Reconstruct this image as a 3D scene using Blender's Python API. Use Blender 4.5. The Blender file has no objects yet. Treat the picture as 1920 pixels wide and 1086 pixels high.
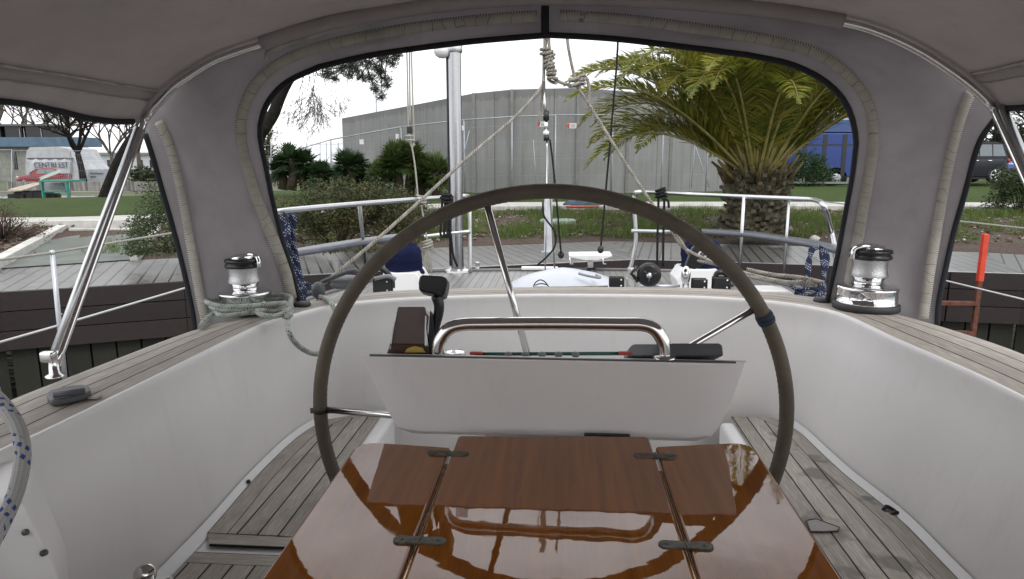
import bpy, bmesh, math, random
from math import sin, cos, tan, pi, radians, sqrt, atan2, floor
from mathutils import Vector, Matrix, noise
V = Vector
# ---------------------------------------------------------------- camera, sky, sun
F = 1280.0; TH = radians(10.6); YW = radians(4)
scene = bpy.context.scene
COL = scene.collection
cam_d = bpy.data.cameras.new('camera'); cam = bpy.data.objects.new('camera', cam_d); COL.objects.link(cam)
cam_d.lens = 24; cam_d.sensor_width = 36; cam_d.clip_start = 0.05; cam_d.clip_end = 2000
cam.location = (0, 0, 0); cam.rotation_euler = (pi/2 - TH, 0, YW)
scene.camera = cam
scene.render.resolution_x = 1024; scene.render.resolution_y = 579
world = bpy.data.worlds.new('World'); scene.world = world; world.use_nodes = True
wn = world.node_tree; wn.nodes.clear()
wo = wn.nodes.new('ShaderNodeOutputWorld'); bg = wn.nodes.new('ShaderNodeBackground')
sky = wn.nodes.new('ShaderNodeTexSky'); sky.sky_type = 'NISHITA'; sky.sun_disc = False
SUN_EL = radians(48); SUN_AZ = radians(150)
sky.sun_elevation = SUN_EL; sky.sun_rotation = SUN_AZ; sky.dust_density = 3
hs = wn.nodes.new('ShaderNodeHueSaturation'); hs.inputs['Saturation'].default_value = 0.12
tcw = wn.nodes.new('ShaderNodeTexCoord'); nzw = wn.nodes.new('ShaderNodeTexNoise'); nzw.inputs['Scale'].default_value = 2.2; nzw.inputs['Detail'].default_value = 5
mpw = wn.nodes.new('ShaderNodeMapping'); mpw.inputs['Scale'].default_value = (1, 1, 2.5)
crw = wn.nodes.new('ShaderNodeValToRGB'); crw.color_ramp.elements[0].position = .36; crw.color_ramp.elements[0].color = (6.3, 6.6, 7.0, 1)
crw.color_ramp.elements[1].position = .62; crw.color_ramp.elements[1].color = (15, 15, 15.2, 1)
mxw = wn.nodes.new('ShaderNodeMixRGB'); mxw.inputs[0].default_value = .85
wn.links.new(tcw.outputs['Generated'], mpw.inputs[0]); wn.links.new(mpw.outputs[0], nzw.inputs['Vector'])
wn.links.new(nzw.outputs['Fac'], crw.inputs[0]); wn.links.new(sky.outputs[0], hs.inputs['Color'])
wn.links.new(hs.outputs[0], mxw.inputs[1]); wn.links.new(crw.outputs[0], mxw.inputs[2])
wn.links.new(mxw.outputs[0], bg.inputs['Color']); bg.inputs['Strength'].default_value = 0.1
wn.links.new(bg.outputs[0], wo.inputs[0])
sd = bpy.data.lights.new('sun', 'SUN'); so = bpy.data.objects.new('sun', sd); COL.objects.link(so)
sd.energy = 0.8; sd.angle = radians(22); sd.color = (1, .97, .93)
sdir = V((sin(SUN_AZ)*cos(SUN_EL), cos(SUN_AZ)*cos(SUN_EL), sin(SUN_EL)))
so.rotation_euler = sdir.to_track_quat('Z', 'Y').to_euler()
vs = scene.view_settings; vs.view_transform = 'Standard'; vs.look = 'None'; vs.exposure = 0.64; vs.gamma = 1

# ---------------------------------------------------------------- measuring helpers: sight line of the survey photo -> point at a known height / distance
def ray(px, py):
    cx = (px-960)/F; cy = (543-py)/F
    X = cx; Y = cos(TH)+cy*sin(TH); Z = cy*cos(TH)-sin(TH)
    return V((X*cos(YW)-Y*sin(YW), X*sin(YW)+Y*cos(YW), Z))
def PZ(px, py, z): r = ray(px, py); return r*(z/r.z)
def PY(px, py, y): r = ray(px, py); return r*(y/r.y)
def PX(px, py, x): r = ray(px, py); return r*(x/r.x)
def PT(px, py, t): return ray(px, py)*t
def proj(p):
    rx, ry = p.x*cos(YW)+p.y*sin(YW), -p.x*sin(YW)+p.y*cos(YW); dp = ry*cos(TH)-p.z*sin(TH)
    return 960+F*rx/dp, 543-F*(p.z*cos(TH)+ry*sin(TH))/dp
def lerp(a, b, t): return a+(b-a)*t
def pw(x, pts):
    if x <= pts[0][0]: return pts[0][1]
    for (a, b), (c, d) in zip(pts, pts[1:]):
        if x <= c: return b+(d-b)*(x-a)/(c-a)
    return pts[-1][1]
def smooth(pts, n=8, closed=False):
    pts = [V(p) for p in pts]; out = []; m = len(pts)
    rng = range(m if closed else m-1)
    for i in rng:
        if closed: p0, p1, p2, p3 = pts[i-1], pts[i], pts[(i+1) % m], pts[(i+2) % m]
        else:
            p1, p2 = pts[i], pts[i+1]
            p0 = pts[i-1] if i else p1*2-p2; p3 = pts[i+2] if i+2 < m else p2*2-p1
        for k in range(n):
            t = k/n
            out.append(.5*((2*p1)+(p2-p0)*t+(2*p0-5*p1+4*p2-p3)*t*t+(3*p1-p0-3*p2+p3)*t*t*t))
    if not closed: out.append(pts[-1])
    return out
def resample(pts, n):
    L = [0]
    for a, b in zip(pts, pts[1:]): L.append(L[-1]+(b-a).length)
    out = []; j = 0
    for k in range(n):
        s = L[-1]*k/(n-1)
        while j < len(L)-2 and L[j+1] < s: j += 1
        d = L[j+1]-L[j]
        out.append(pts[j].lerp(pts[j+1], (s-L[j])/d if d > 1e-9 else 0))
    return out

# ---------------------------------------------------------------- mesh builder
class MB:
    def __init__(s): s.v = []; s.f = []; s.uv = []; s.sm = []
    def quad(s, a, b, c, d, uv=None, sm=False):
        i = len(s.v); s.v += [tuple(a), tuple(b), tuple(c), tuple(d)]; s.f.append((i, i+1, i+2, i+3))
        s.uv.append(uv or ((0, 0), (1, 0), (1, 1), (0, 1))); s.sm.append(sm); return s
    def tri(s, a, b, c):
        i = len(s.v); s.v += [tuple(a), tuple(b), tuple(c)]; s.f.append((i, i+1, i+2)); s.uv.append(((0, 0), (1, 0), (.5, 1))); s.sm.append(False); return s
    def poly(s, pts, sm=False):
        i = len(s.v); s.v += [tuple(p) for p in pts]; s.f.append(tuple(range(i, i+len(pts))))
        s.uv.append([(p[0], p[1]) for p in pts]); s.sm.append(sm); return s
    def grid(s, rows, U=None, W=None, sm=True, wrap=False):
        n = len(rows[0]); i0 = len(s.v)
        for r in rows: s.v += [tuple(p) for p in r]
        for i in range(len(rows)-1):
            for j in range(n if wrap else n-1):
                j2 = (j+1) % n
                s.f.append((i0+i*n+j, i0+i*n+j2, i0+(i+1)*n+j2, i0+(i+1)*n+j))
                if U is None: q = ((j/n, i), ((j+1)/n, i), ((j+1)/n, i+1), (j/n, i+1))
                else: q = ((U[i][j], W[i][j]), (U[i][j+1], W[i][j+1]), (U[i+1][j+1], W[i+1][j+1]), (U[i+1][j], W[i+1][j]))
                s.uv.append(q); s.sm.append(sm)
        return s
    def tube(s, pts, r, seg=10, cap=True, closed=False, sm=True):
        pts = [V(p) for p in pts]; n = len(pts)
        rr = r if isinstance(r, (list, tuple)) else [r]*n
        t0 = (pts[1]-pts[0]).normalized()
        up = V((0, 0, 1)) if abs(t0.z) < .9 else V((1, 0, 0))
        nn = t0.cross(up).normalized(); rows = []; Ls = [0]
        for i, p in enumerate(pts):
            if closed: t = (pts[(i+1) % n]-pts[i-1]).normalized()
            else: t = (pts[min(i+1, n-1)]-pts[max(i-1, 0)]).normalized()
            if i: Ls.append(Ls[-1]+(p-pts[i-1]).length)
            nn = (nn-t*nn.dot(t)); nn = nn.normalized() if nn.length > 1e-6 else t.orthogonal().normalized()
            b = t.cross(nn)
            rows.append([p+(nn*cos(2*pi*k/seg)+b*sin(2*pi*k/seg))*rr[i] for k in range(seg)])
        if closed: rows.append(rows[0][:]); Ls.append(Ls[-1]+(pts[0]-pts[-1]).length)
        i0 = len(s.v)
        for q in rows: s.v += [tuple(p) for p in q]
        for i in range(len(rows)-1):
            for k in range(seg):
                k2 = (k+1) % seg
                s.f.append((i0+i*seg+k, i0+i*seg+k2, i0+(i+1)*seg+k2, i0+(i+1)*seg+k))
                s.uv.append(((k/seg, Ls[i]), ((k+1)/seg, Ls[i]), ((k+1)/seg, Ls[i+1]), (k/seg, Ls[i+1]))); s.sm.append(sm)
        if cap and not closed:
            a = i0; b = i0+(n-1)*seg
            s.f.append(tuple(a+k for k in reversed(range(seg)))); s.uv.append([(0, 0)]*seg); s.sm.append(False)
            s.f.append(tuple(b+k for k in range(seg))); s.uv.append([(0, 0)]*seg); s.sm.append(False)
        return s
    def lathe(s, prof, c=(0, 0, 0), seg=32, sm=True, axis=None):
        c = V(c)
        ax = V(axis).normalized() if axis is not None else V((0, 0, 1))
        e = ax.orthogonal().normalized(); g = ax.cross(e)
        for (r0, z0), (r1, z1) in zip(prof, prof[1:]):
            i0 = len(s.v)
            for (r, z) in ((r0, z0), (r1, z1)):
                s.v += [tuple(c+ax*z+(e*cos(2*pi*k/seg)+g*sin(2*pi*k/seg))*r) for k in range(seg)]
            for k in range(seg):
                k2 = (k+1) % seg
                s.f.append((i0+k, i0+k2, i0+seg+k2, i0+seg+k)); s.sm.append(sm)
                s.uv.append(((k/seg, z0), ((k+1)/seg, z0), ((k+1)/seg, z1), (k/seg, z1)))
        return s
    def box(s, c, d, rz=0, M=None):
        c = V(c); x, y, z = d[0]/2, d[1]/2, d[2]/2
        P = [V((a*x, b*y, e*z)) for e in (-1, 1) for b in (-1, 1) for a in (-1, 1)]
        R = M if M is not None else Matrix.Rotation(rz, 3, 'Z')
        P = [c+R @ p for p in P]
        for q in ((0, 2, 3, 1), (4, 5, 7, 6), (0, 1, 5, 4), (2, 6, 7, 3), (0, 4, 6, 2), (1, 3, 7, 5)):
            s.quad(*[P[k] for k in q])
        return s
    def prism(s, out, a, b, f):   # outline 2-D, between offsets a and b, f(u,v,w)->point
        A = [f(u, v, a) for u, v in out]; B = [f(u, v, b) for u, v in out]; n = len(out)
        s.poly(list(reversed(A))); s.poly(B)
        for k in range(n): s.quad(A[k], A[(k+1) % n], B[(k+1) % n], B[k])
        return s
    def ball(s, c, r, seg=12, rings=7):
        c = V(c); r = V((r, r, r)) if not hasattr(r, '__len__') else V(r)
        rows = []
        for i in range(rings+1):
            a = pi*i/rings
            rows.append([c+V((r.x*sin(a)*cos(2*pi*k/seg), r.y*sin(a)*sin(2*pi*k/seg), -r.z*cos(a))) for k in range(seg)])
        return s.grid(rows, wrap=True)
    def build(s, name, mat, parent=None, bevel=0, weld=True, solid=0, seg=2, sub=0, solid_off=0):
        root = parent
        while root is not None and root.parent is not None: root = root.parent
        o0 = V(root.location) if root is not None else V((0, 0, 0))
        me = bpy.data.meshes.new(name)
        me.from_pydata([tuple(V(v)-o0) for v in s.v] if root is not None else s.v, [], s.f)
        ul = me.uv_layers.new(name='UVMap'); k = 0; flat = []
        for q in s.uv:
            for u in q: flat += [u[0], u[1]]
        ul.data.foreach_set('uv', flat)
        me.polygons.foreach_set('use_smooth', s.sm)
        me.materials.append(mat)
        if weld and len(s.v) < 60000:
            bm = bmesh.new(); bm.from_mesh(me); bmesh.ops.remove_doubles(bm, verts=bm.verts, dist=1e-5)
            bmesh.ops.recalc_face_normals(bm, faces=bm.faces); bm.to_mesh(me); bm.free()
        o = bpy.data.objects.new(name, me); COL.objects.link(o)
        if parent is not None: o.parent = parent
        if solid: m = o.modifiers.new('s', 'SOLIDIFY'); m.thickness = solid; m.offset = solid_off
        if bevel:
            m = o.modifiers.new('b', 'BEVEL'); m.width = bevel; m.segments = seg; m.limit_method = 'ANGLE'; m.angle_limit = radians(32); m.harden_normals = False
            for p in me.polygons: p.use_smooth = True
            m2 = o.modifiers.new('w', 'WEIGHTED_NORMAL')
        if sub: m = o.modifiers.new('ss', 'SUBSURF'); m.levels = sub; m.render_levels = sub
        return o
def thing(name, label, cat, loc=(0, 0, 0), group=None):
    o = bpy.data.objects.new(name, None); COL.objects.link(o); o.location = loc; o.empty_display_size = .1
    o['label'] = label; o['category'] = cat
    if group: o['group'] = group
    return o
def tag(o, label, cat, group=None, kind=None):
    o['label'] = label; o['category'] = cat
    if group: o['group'] = group
    if kind: o['kind'] = kind
    return o
def struct(o, kind='structure'): o['kind'] = kind; return o

# ---------------------------------------------------------------- materials
class NT:
    def __init__(s, name):
        s.m = bpy.data.materials.new(name); s.m.use_nodes = True; s.t = s.m.node_tree
        s.b = s.t.nodes['Principled BSDF']; s.o = s.t.nodes['Material Output']
    def n(s, typ, ins=None, **kw):
        x = s.t.nodes.new('ShaderNode'+typ)
        for k, v in kw.items(): setattr(x, k, v)
        for k, v in (ins or {}).items(): s.set(x.inputs[k], v)
        return x
    def set(s, sock, v):
        if hasattr(v, 'is_output'): s.t.links.new(v, sock)
        elif hasattr(v, 'outputs'): s.t.links.new(v.outputs[0], sock)
        else: sock.default_value = v
    def math(s, op, a, b=0.0, c=None):
        x = s.t.nodes.new('ShaderNodeMath'); x.operation = op; s.set(x.inputs[0], a); s.set(x.inputs[1], b)
        if c is not None: s.set(x.inputs[2], c)
        return x.outputs[0]
    def mix(s, f, a, b, mode='MIX'):
        x = s.t.nodes.new('ShaderNodeMixRGB'); x.blend_type = mode; s.set(x.inputs[0], f)
        for k, v in ((1, a), (2, b)):
            s.set(x.inputs[k], (*v, 1) if isinstance(v, tuple) and len(v) == 3 else v)
        return x.outputs[0]
    def noise(s, scale, detail=4, vec=None, rough=.55, sc=None):
        if vec is None: vec = s.n('TexCoord').outputs['Object']
        if sc is not None: vec = s.n('Mapping', {'Vector': vec, 'Scale': sc}).outputs[0]
        return s.n('TexNoise', {'Vector': vec, 'Scale': scale, 'Detail': detail, 'Roughness': rough}).outputs['Fac']
    def ramp(s, f, stops):
        x = s.n('ValToRGB', {'Fac': f}); cr = x.color_ramp
        while len(cr.elements) < len(stops): cr.elements.new(.5)
        for e, (p, c) in zip(cr.elements, stops): e.position = p; e.color = (c, c, c, 1) if not hasattr(c, '__len__') else (*c, 1)
        return x.outputs[0]
    def bump(s, h, st=.3, d=.01):
        b = s.n('Bump', {'Height': h, 'Strength': st, 'Distance': d}); s.t.links.new(b.outputs[0], s.b.inputs['Normal'])
    def P(s, **kw):
        for k, v in kw.items():
            k = k.replace('_', ' ')
            s.set(s.b.inputs[k], (*v, 1) if isinstance(v, tuple) and len(v) == 3 else v)
        return s
def simple(name, col, rough=.5, metal=0, nscale=6, namt=.15, bump=0, bscale=200, spec=.5, coat=0, nsc=None):
    t = NT(name); nz = t.noise(nscale, 5, sc=nsc)
    dark = tuple(c*(1-namt) for c in col); lite = tuple(min(1, c*(1+namt)) for c in col)
    c = t.mix(t.ramp(nz, [(.3, 0.), (.7, 1.)]), dark, lite)
    r = t.math('ADD', t.math('MULTIPLY', nz, .16), rough-.08)
    t.P(Base_Color=c, Roughness=r, Metallic=metal, Specular_IOR_Level=spec)
    if coat: t.P(Coat_Weight=coat, Coat_Roughness=.05)
    if bump: t.bump(t.noise(bscale, 3), bump, .004)
    return t.m

def teak(name, w, base, dark, caulk=(.012, .012, .013), cw=.004, rough=.72, stain=0, plank_len=0, wet=0):
    t = NT(name); uv = t.n('TexCoord').outputs['UV']; sep = t.n('SeparateXYZ', {0: uv})
    u, v = sep.outputs[0], sep.outputs[1]
    q = t.math('DIVIDE', u, w); fr = t.math('FRACT', q); idx = t.math('FLOOR', q)
    d = t.math('MULTIPLY', t.math('MINIMUM', fr, t.math('SUBTRACT', 1.0, fr)), w)
    ck = t.math('LESS_THAN', d, cw/2)
    rnd = t.n('TexWhiteNoise', {'W': idx}, noise_dimensions='1D').outputs[0]
    cv = t.n('CombineXYZ', {0: t.math('MULTIPLY', u, 95), 1: t.math('ADD', t.math('MULTIPLY', v, 3.0), t.math('MULTIPLY', rnd, 37)), 2: rnd}).outputs[0]
    g = t.n('TexNoise', {'Vector': cv, 'Scale': 1.6, 'Detail': 6, 'Roughness': .65}).outputs['Fac']
    g2 = t.n('TexNoise', {'Vector': t.n('CombineXYZ', {0: t.math('MULTIPLY', u, 420), 1: t.math('MULTIPLY', v, 16), 2: 3.0}).outputs[0], 'Scale': 1, 'Detail': 3}).outputs['Fac']
    big = t.noise(4.5, 5, vec=uv)
    c = t.mix(t.ramp(g, [(.3, 0.), (.68, 1.)]), dark, base)
    c = t.mix(t.math('MULTIPLY', t.ramp(g2, [(.44, 1.), (.58, 0.)]), .62), c, tuple(x*.4 for x in dark))
    c = t.mix(.32, c, t.mix(rnd, tuple(x*.6 for x in base), tuple(min(1, x*1.25) for x in base)))
    c = t.mix(t.math('MULTIPLY', t.ramp(big, [(.4, 0.), (.75, 1.)]), .45), c, tuple(x*.55 for x in base))
    if wet:
        st = t.ramp(t.noise(3.3, 4, vec=uv, rough=.6), [(.56, 0.), (.6, 1.)])
        c = t.mix(t.math('MULTIPLY', st, wet), c, tuple(x*.30 for x in base))
    c = t.mix(ck, c, caulk)
    t.P(Base_Color=c, Roughness=t.math('ADD', rough-.1, t.math('MULTIPLY', g, .2)), Specular_IOR_Level=.3)
    h = t.math('SUBTRACT', t.math('ADD', t.math('MULTIPLY', g, .5), t.math('MULTIPLY', g2, .5)), t.math('MULTIPLY', ck, .8))
    t.bump(h, .5, .002)
    return t.m

def rope_mat(name, base, fleck, f1=46., mode=1, thr=.8, twist=2.0):
    t = NT(name); uv = t.n('TexCoord').outputs['UV']; sep = t.n('SeparateXYZ', {0: uv})
    u, v = sep.outputs[0], sep.outputs[1]
    def wave(k, s): return t.math('SINE', t.math('MULTIPLY', t.math('ADD', t.math('MULTIPLY', u, k), t.math('MULTIPLY', v, s)), 2*pi))
    a = wave(twist, f1); b = wave(-twist, f1)
    fine = t.math('MULTIPLY', wave(6, 220), wave(-6, 220))
    P_ = 1.55/f1
    cl = t.math('GREATER_THAN', t.math('SINE', t.math('MULTIPLY', t.math('ADD', t.math('DIVIDE', v, P_), u), 2*pi)), thr-.45)
    fd = t.math('GREATER_THAN', t.math('SINE', t.math('MULTIPLY', t.math('ADD', t.math('DIVIDE', v, P_/5.3), t.math('MULTIPLY', u, 3)), 2*pi)), .15)
    fe = t.math('GREATER_THAN', t.math('SINE', t.math('MULTIPLY', t.math('ADD', t.math('DIVIDE', v, P_/3.1), t.math('MULTIPLY', u, -5)), 2*pi)), -.1)
    m = t.math('MULTIPLY', cl, t.math('MULTIPLY', fd, fe))
    # occasional tracer: only along part of the length
    nz = t.noise(9, 3)
    c = t.mix(t.ramp(nz, [(.3, 0.), (.7, 1.)]), tuple(x*.75 for x in base), base)
    c = t.mix(m, c, fleck)
    c = t.mix(t.math('MULTIPLY', t.ramp(fine, [(0., 1.), (.35, 0.)]), .25), c, tuple(x*.3 for x in base))
    t.P(Base_Color=c, Roughness=.85, Specular_IOR_Level=.2)
    t.bump(fine, .6, .0012)
    return t.m

def leaf(name, cols, rough=.55, trans=.25, nscale=1.6, spec=.35):
    t = NT(name); g = t.n('NewGeometry'); r = g.outputs['Random Per Island']; nz = t.noise(nscale, 3)
    f = t.math('ADD', t.math('MULTIPLY', r, .55), t.math('MULTIPLY', nz, .6))
    n = len(cols); c = t.ramp(f, [(.2+.65*i/(n-1), cols[i]) for i in range(n)])
    t.P(Base_Color=c, Roughness=rough, Specular_IOR_Level=spec)
    tr = t.n('BsdfTranslucent', {'Color': c}); mx = t.n('MixShader', {0: trans, 1: t.b.outputs[0], 2: tr.outputs[0]})
    t.t.links.new(mx.outputs[0], t.o.inputs[0])
    return t.m

def fabric(name, c1, c2, trans=.0, weave=1500, stain=.25):
    t = NT(name); nz = t.noise(2.2, 5); nz2 = t.noise(14, 4); wv = t.noise(weave, 1)
    c = t.mix(t.ramp(nz, [(.3, 0.), (.7, 1.)]), c1, c2)
    c = t.mix(t.math('MULTIPLY', t.ramp(nz2, [(.45, 0.), (.8, 1.)]), stain), c, tuple(x*.6 for x in c1))
    c = t.mix(t.math('MULTIPLY', wv, .18), c, tuple(x*.5 for x in c1))
    t.P(Base_Color=c, Roughness=.9, Specular_IOR_Level=.12)
    cre = t.noise(1, 4, sc=(9, 9, 3), rough=.6)
    t.bump(t.math('ADD', t.math('MULTIPLY', wv, .3), t.math('ADD', nz2, t.math('MULTIPLY', cre, 3.0))), .4, .012)
    if trans:
        tr = t.n('BsdfTranslucent', {'Color': c}); mx = t.n('MixShader', {0: trans, 1: t.b.outputs[0], 2: tr.outputs[0]})
        t.t.links.new(mx.outputs[0], t.o.inputs[0])
    return t.m

def tape_mat():
    t = NT('zip_tape'); uv = t.n('TexCoord').outputs['UV']; sep = t.n('SeparateXYZ', {0: uv}); u, v = sep.outputs[0], sep.outputs[1]
    nz = t.noise(30, 4); st = t.noise(7, 3)
    c = t.mix(nz, (.33, .31, .27), (.50, .47, .41))
    c = t.mix(t.ramp(st, [(.5, 0.), (.8, .6)]), c, (.2, .19, .16))
    vj = t.math('ADD', v, t.math('MULTIPLY', t.noise(11, 2), .09))
    seg = t.math('LESS_THAN', t.math('FRACT', t.math('DIVIDE', vj, .036)), .05)
    c = t.mix(t.math('MULTIPLY', seg, t.math('MULTIPLY', t.ramp(t.noise(5, 3), [(.34, 0.), (.56, 1.)]), .8)), c, (.08, .07, .06))
    zz = t.math('LESS_THAN', t.math('FRACT', t.math('DIVIDE', v, .0075)), .5)
    ed = t.math('GREATER_THAN', u, .86)
    c = t.mix(ed, c, t.mix(zz, (.62, .6, .56), (.16, .15, .14)))
    t.P(Base_Color=c, Roughness=.85, Specular_IOR_Level=.15); t.bump(t.math('ADD', nz, t.math('MULTIPLY', ed, zz)), .4, .002)
    return t.m

def wood_varnish():
    t = NT('varnished_mahogany'); tc = t.n('TexCoord').outputs['Object']
    g = t.noise(1, 6, vec=tc, sc=(60, 2.2, 60)); g2 = t.noise(1, 4, vec=tc, sc=(260, 9, 260)); big = t.noise(2.2, 3, vec=tc, sc=(6, 1, 1))
    c = t.mix(t.ramp(g, [(.3, 0.), (.7, 1.)]), (.185, .058, .008), (.30, .102, .015))
    c = t.mix(t.math('MULTIPLY', t.ramp(g2, [(.5, 0.), (.62, 1.)]), .2), c, (.08, .022, .006))
    c = t.mix(t.math('MULTIPLY', big, .4), c, (.18, .062, .015))
    sm = t.noise(5, 6, vec=tc, rough=.7); fine = t.noise(60, 2, vec=tc)
    scr = t.ramp(sm, [(.56, 0.), (.72, 1.)])
    t.P(Base_Color=c, Roughness=.5, Specular_IOR_Level=.0, Coat_Weight=1.0, Coat_IOR=1.62,
        Coat_Roughness=t.math('ADD', .02, t.math('MULTIPLY', scr, .10)))
    b = t.n('Bump', {'Height': t.math('ADD', t.noise(14, 2, vec=tc), t.math('MULTIPLY', fine, .06)), 'Strength': .06, 'Distance': .004}); t.t.links.new(b.outputs[0], t.b.inputs['Coat Normal'])
    return t.m

M = {}
def gel(name, c, rough=.3):
    t = NT(name); nz = t.noise(3, 5); n2 = t.noise(38, 4, rough=.7)
    col = t.mix(t.ramp(nz, [(.35, 0.), (.75, 1.)]), c, tuple(x*.93 for x in c))
    col = t.mix(t.math('MULTIPLY', t.ramp(n2, [(.68, 0.), (.78, 1.)]), .18), col, (.35, .33, .30))
    st = t.ramp(t.noise(1, 5, sc=(16, 16, 1.6), rough=.7), [(.55, 0.), (.8, 1.)]); col = t.mix(t.math('MULTIPLY', st, .16), col, (.36, .33, .28))
    sc_ = t.ramp(t.noise(1, 3, sc=(90, 90, 9), rough=.8), [(.74, 0.), (.78, 1.)]); col = t.mix(t.math('MULTIPLY', sc_, .25), col, (.25, .24, .22))
    t.P(Base_Color=col, Roughness=t.math('ADD', rough, t.math('MULTIPLY', nz, .14)), Specular_IOR_Level=.4)
    t.bump(t.noise(6, 2), .08, .01); return t.m
M['gel'] = gel('white_gelcoat', (.765, .745, .735))
M['gel2'] = gel('white_gelcoat_clean', (.78, .78, .78), .25)
def steel(name, c, r):
    t = NT(name); nz = t.noise(25, 4); t.P(Base_Color=t.mix(nz, tuple(x*.85 for x in c), c), Metallic=1., Roughness=t.math('ADD', r-.05, t.math('MULTIPLY', nz, .12))); return t.m
M['steel'] = steel('polished_stainless', (.72, .71, .70), .12)
M['satin'] = steel('satin_stainless', (.68, .69, .70), .32)
M['alu'] = simple('grey_aluminium', (.5, .52, .55), .4, .7)
M['galv'] = simple('galvanised_steel', (.33, .35, .38), .5, .3)
M['canvas'] = fabric('taupe_canvas_panel', (.45, .425, .435), (.545, .515, .53), trans=.43)
M['roofcanvas'] = fabric('taupe_canvas_roof', (.50, .455, .455), (.585, .535, .53), trans=.24)
M['tape'] = tape_mat()
M['seam'] = simple('pale_seam_binding', (.42, .40, .37), .85, nscale=20, namt=.25, bump=.3)
M['piping'] = simple('black_piping', (.012, .013, .018), .8, bump=.3)
M['teak_cap'] = teak('weathered_teak_cap', .046, (.50, .455, .405), (.27, .235, .205), cw=.0036)
M['teak_seat'] = teak('weathered_teak_seat', .052, (.50, .462, .41), (.27, .24, .21), cw=.0045, wet=.25)
M['teak_wet'] = teak('weathered_teak_stained', .052, (.50, .465, .415), (.25, .22, .19), cw=.0045, wet=.75)
M['deckteak'] = teak('grey_deck_teak', .05, (.30, .29, .28), (.16, .15, .15), cw=.004, rough=.4)
M['dockwood'] = teak('wet_dock_planks', .15, (.19, .185, .18), (.085, .08, .075), caulk=(.005, .005, .005), cw=.019, rough=.31, wet=.6)
M['fascia'] = teak('dark_hardwood_boards', .2, (.040, .029, .028), (.017, .013, .013), caulk=(.002, .002, .002), cw=.014, rough=.6)
M['pile'] = teak('dark_wet_piling', .24, (.035, .036, .026), (.012, .014, .010), caulk=(.001, .001, .001), cw=.03, rough=.7)
M['varnish'] = wood_varnish()
M['bronze'] = simple('tarnished_bronze', (.12, .115, .095), .45, .75, nscale=60, namt=.5, bump=.3)
M['leather'] = simple('grey_brown_leather', (.108, .086, .062), .62, nscale=18, namt=.22, bump=.35, bscale=420)
M['blacktape'] = simple('black_tape', (.015, .015, .016), .5)
M['bluetape'] = simple('navy_whipping', (.02, .035, .07), .7, bump=.5, bscale=300)
M['black'] = simple('black_plastic', (.014, .014, .015), .35)
M['blackrub'] = simple('dark_rubber', (.035, .035, .038), .6)
M['greyseat0'] = simple('weathered_rail', (.16, .15, .15), .6)
M['greyplas'] = simple('grey_plastic', (.075, .078, .085), .5, nscale=30)
M['lgreyplas'] = simple('light_grey_plastic', (.2, .21, .22), .5)
M['brownbox'] = simple('dark_brown_gloss', (.06, .026, .018), .12, coat=1)
M['green'] = simple('green_plastic', (.015, .10, .07), .4)
M['red'] = simple('red_plastic', (.45, .04, .02), .4)
M['yellow'] = simple('yellow_reflection', (.5, .36, .06), .5)  # colour of the painted reflection on the engine control box
M['chrome'] = steel('chrome', (.8, .8, .8), .05)
M['knurl'] = NT('knurled_drum')
_t = M['knurl']; _v = _t.noise(260, 2); _t.P(Base_Color=_t.mix(_v, (.35, .35, .36), (.7, .7, .7)), Metallic=1., Roughness=.35); _t.bump(_v, .8, .002); M['knurl'] = _t.m
M['rope_grey'] = rope_mat('weathered_flecked_rope', (.42, .39, .34), (.015, .015, .02), 22, 1, .35)
M['rope_green'] = rope_mat('white_green_rope', (.52, .55, .50), (.03, .09, .07), 34, 1, .62)
M['rope_blue'] = rope_mat('white_blue_rope', (.52, .52, .50), (.03, .07, .28), 17, 1, .66)
M['rope_navy'] = rope_mat('navy_white_rope', (.02, .028, .065), (.45, .48, .55), 26, 1, .55)
M['rope_black'] = rope_mat('black_rope', (.02, .02, .022), (.06, .06, .06), 40)
M['rope_white'] = rope_mat('white_cord', (.50, .48, .43), (.35, .33, .3), 40)
M['wire'] = steel('wire', (.6, .6, .6), .3)
M['bluecover'] = fabric('navy_canvas_cover', (.006, .009, .032), (.010, .014, .055))
def water():
    t = NT('harbour_water'); t.P(Base_Color=(.010, .017, .012), Roughness=.08); t.bump(t.noise(5, 5), .35, .05); return t.m
M['water'] = water()

# ================================================================ SAILING YACHT
ZC, ZS, ZF, ZD = -.5, -.9, -1.32, -.87      # coaming, seats, cockpit sole, aft deck
yacht = thing('sailing_yacht', 'white sailing yacht with weathered teak coaming, curved white cockpit and stainless stern rails', 'sailing yacht', (0, 2.5, -1.8))
inpx = [(0, 844), (57, 820), (253, 724), (480, 612), (543, 592), (600, 577.5), (647, 569), (720, 562.5), (800, 558), (960, 553.5), (1100, 553), (1300, 556), (1440, 565), (1505, 573), (1567, 585), (1620, 606), (1680, 635), (1800, 687), (1920, 744)]
inner = [PZ(a, b, ZC) for a, b in inpx]
inner = [V((inner[0].x-.02, -.5, ZC)), V((inner[0].x-.015, .5, ZC))]+inner+[V((inner[-1].x+.01, .6, ZC)), V((inner[-1].x+.02, -.5, ZC))]
outpx_l = [(20, 749), (97, 720), (230, 668), (367, 617)]
outer = [V((-1.165, -.5, ZC)), V((-1.16, .6, ZC))]+[PZ(a, b, ZC) for a, b in outpx_l]
outer += [V((-1.035, 2.13, ZC)), V((-.965, 2.32, ZC)), V((-.83, 2.45, ZC))]+[PZ(a, b, ZC) for a, b in [(700, 547), (780, 543.5), (850, 541), (960, 539), (1100, 538.5), (1250, 539), (1400, 544)]]
outer += [V((.97, 2.60, ZC)), V((1.09, 2.42, ZC)), PZ(1755, 609, ZC), PZ(1840, 636, ZC), PZ(1920, 664, ZC), V((1.235, .6, ZC)), V((1.24, -.5, ZC))]
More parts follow.
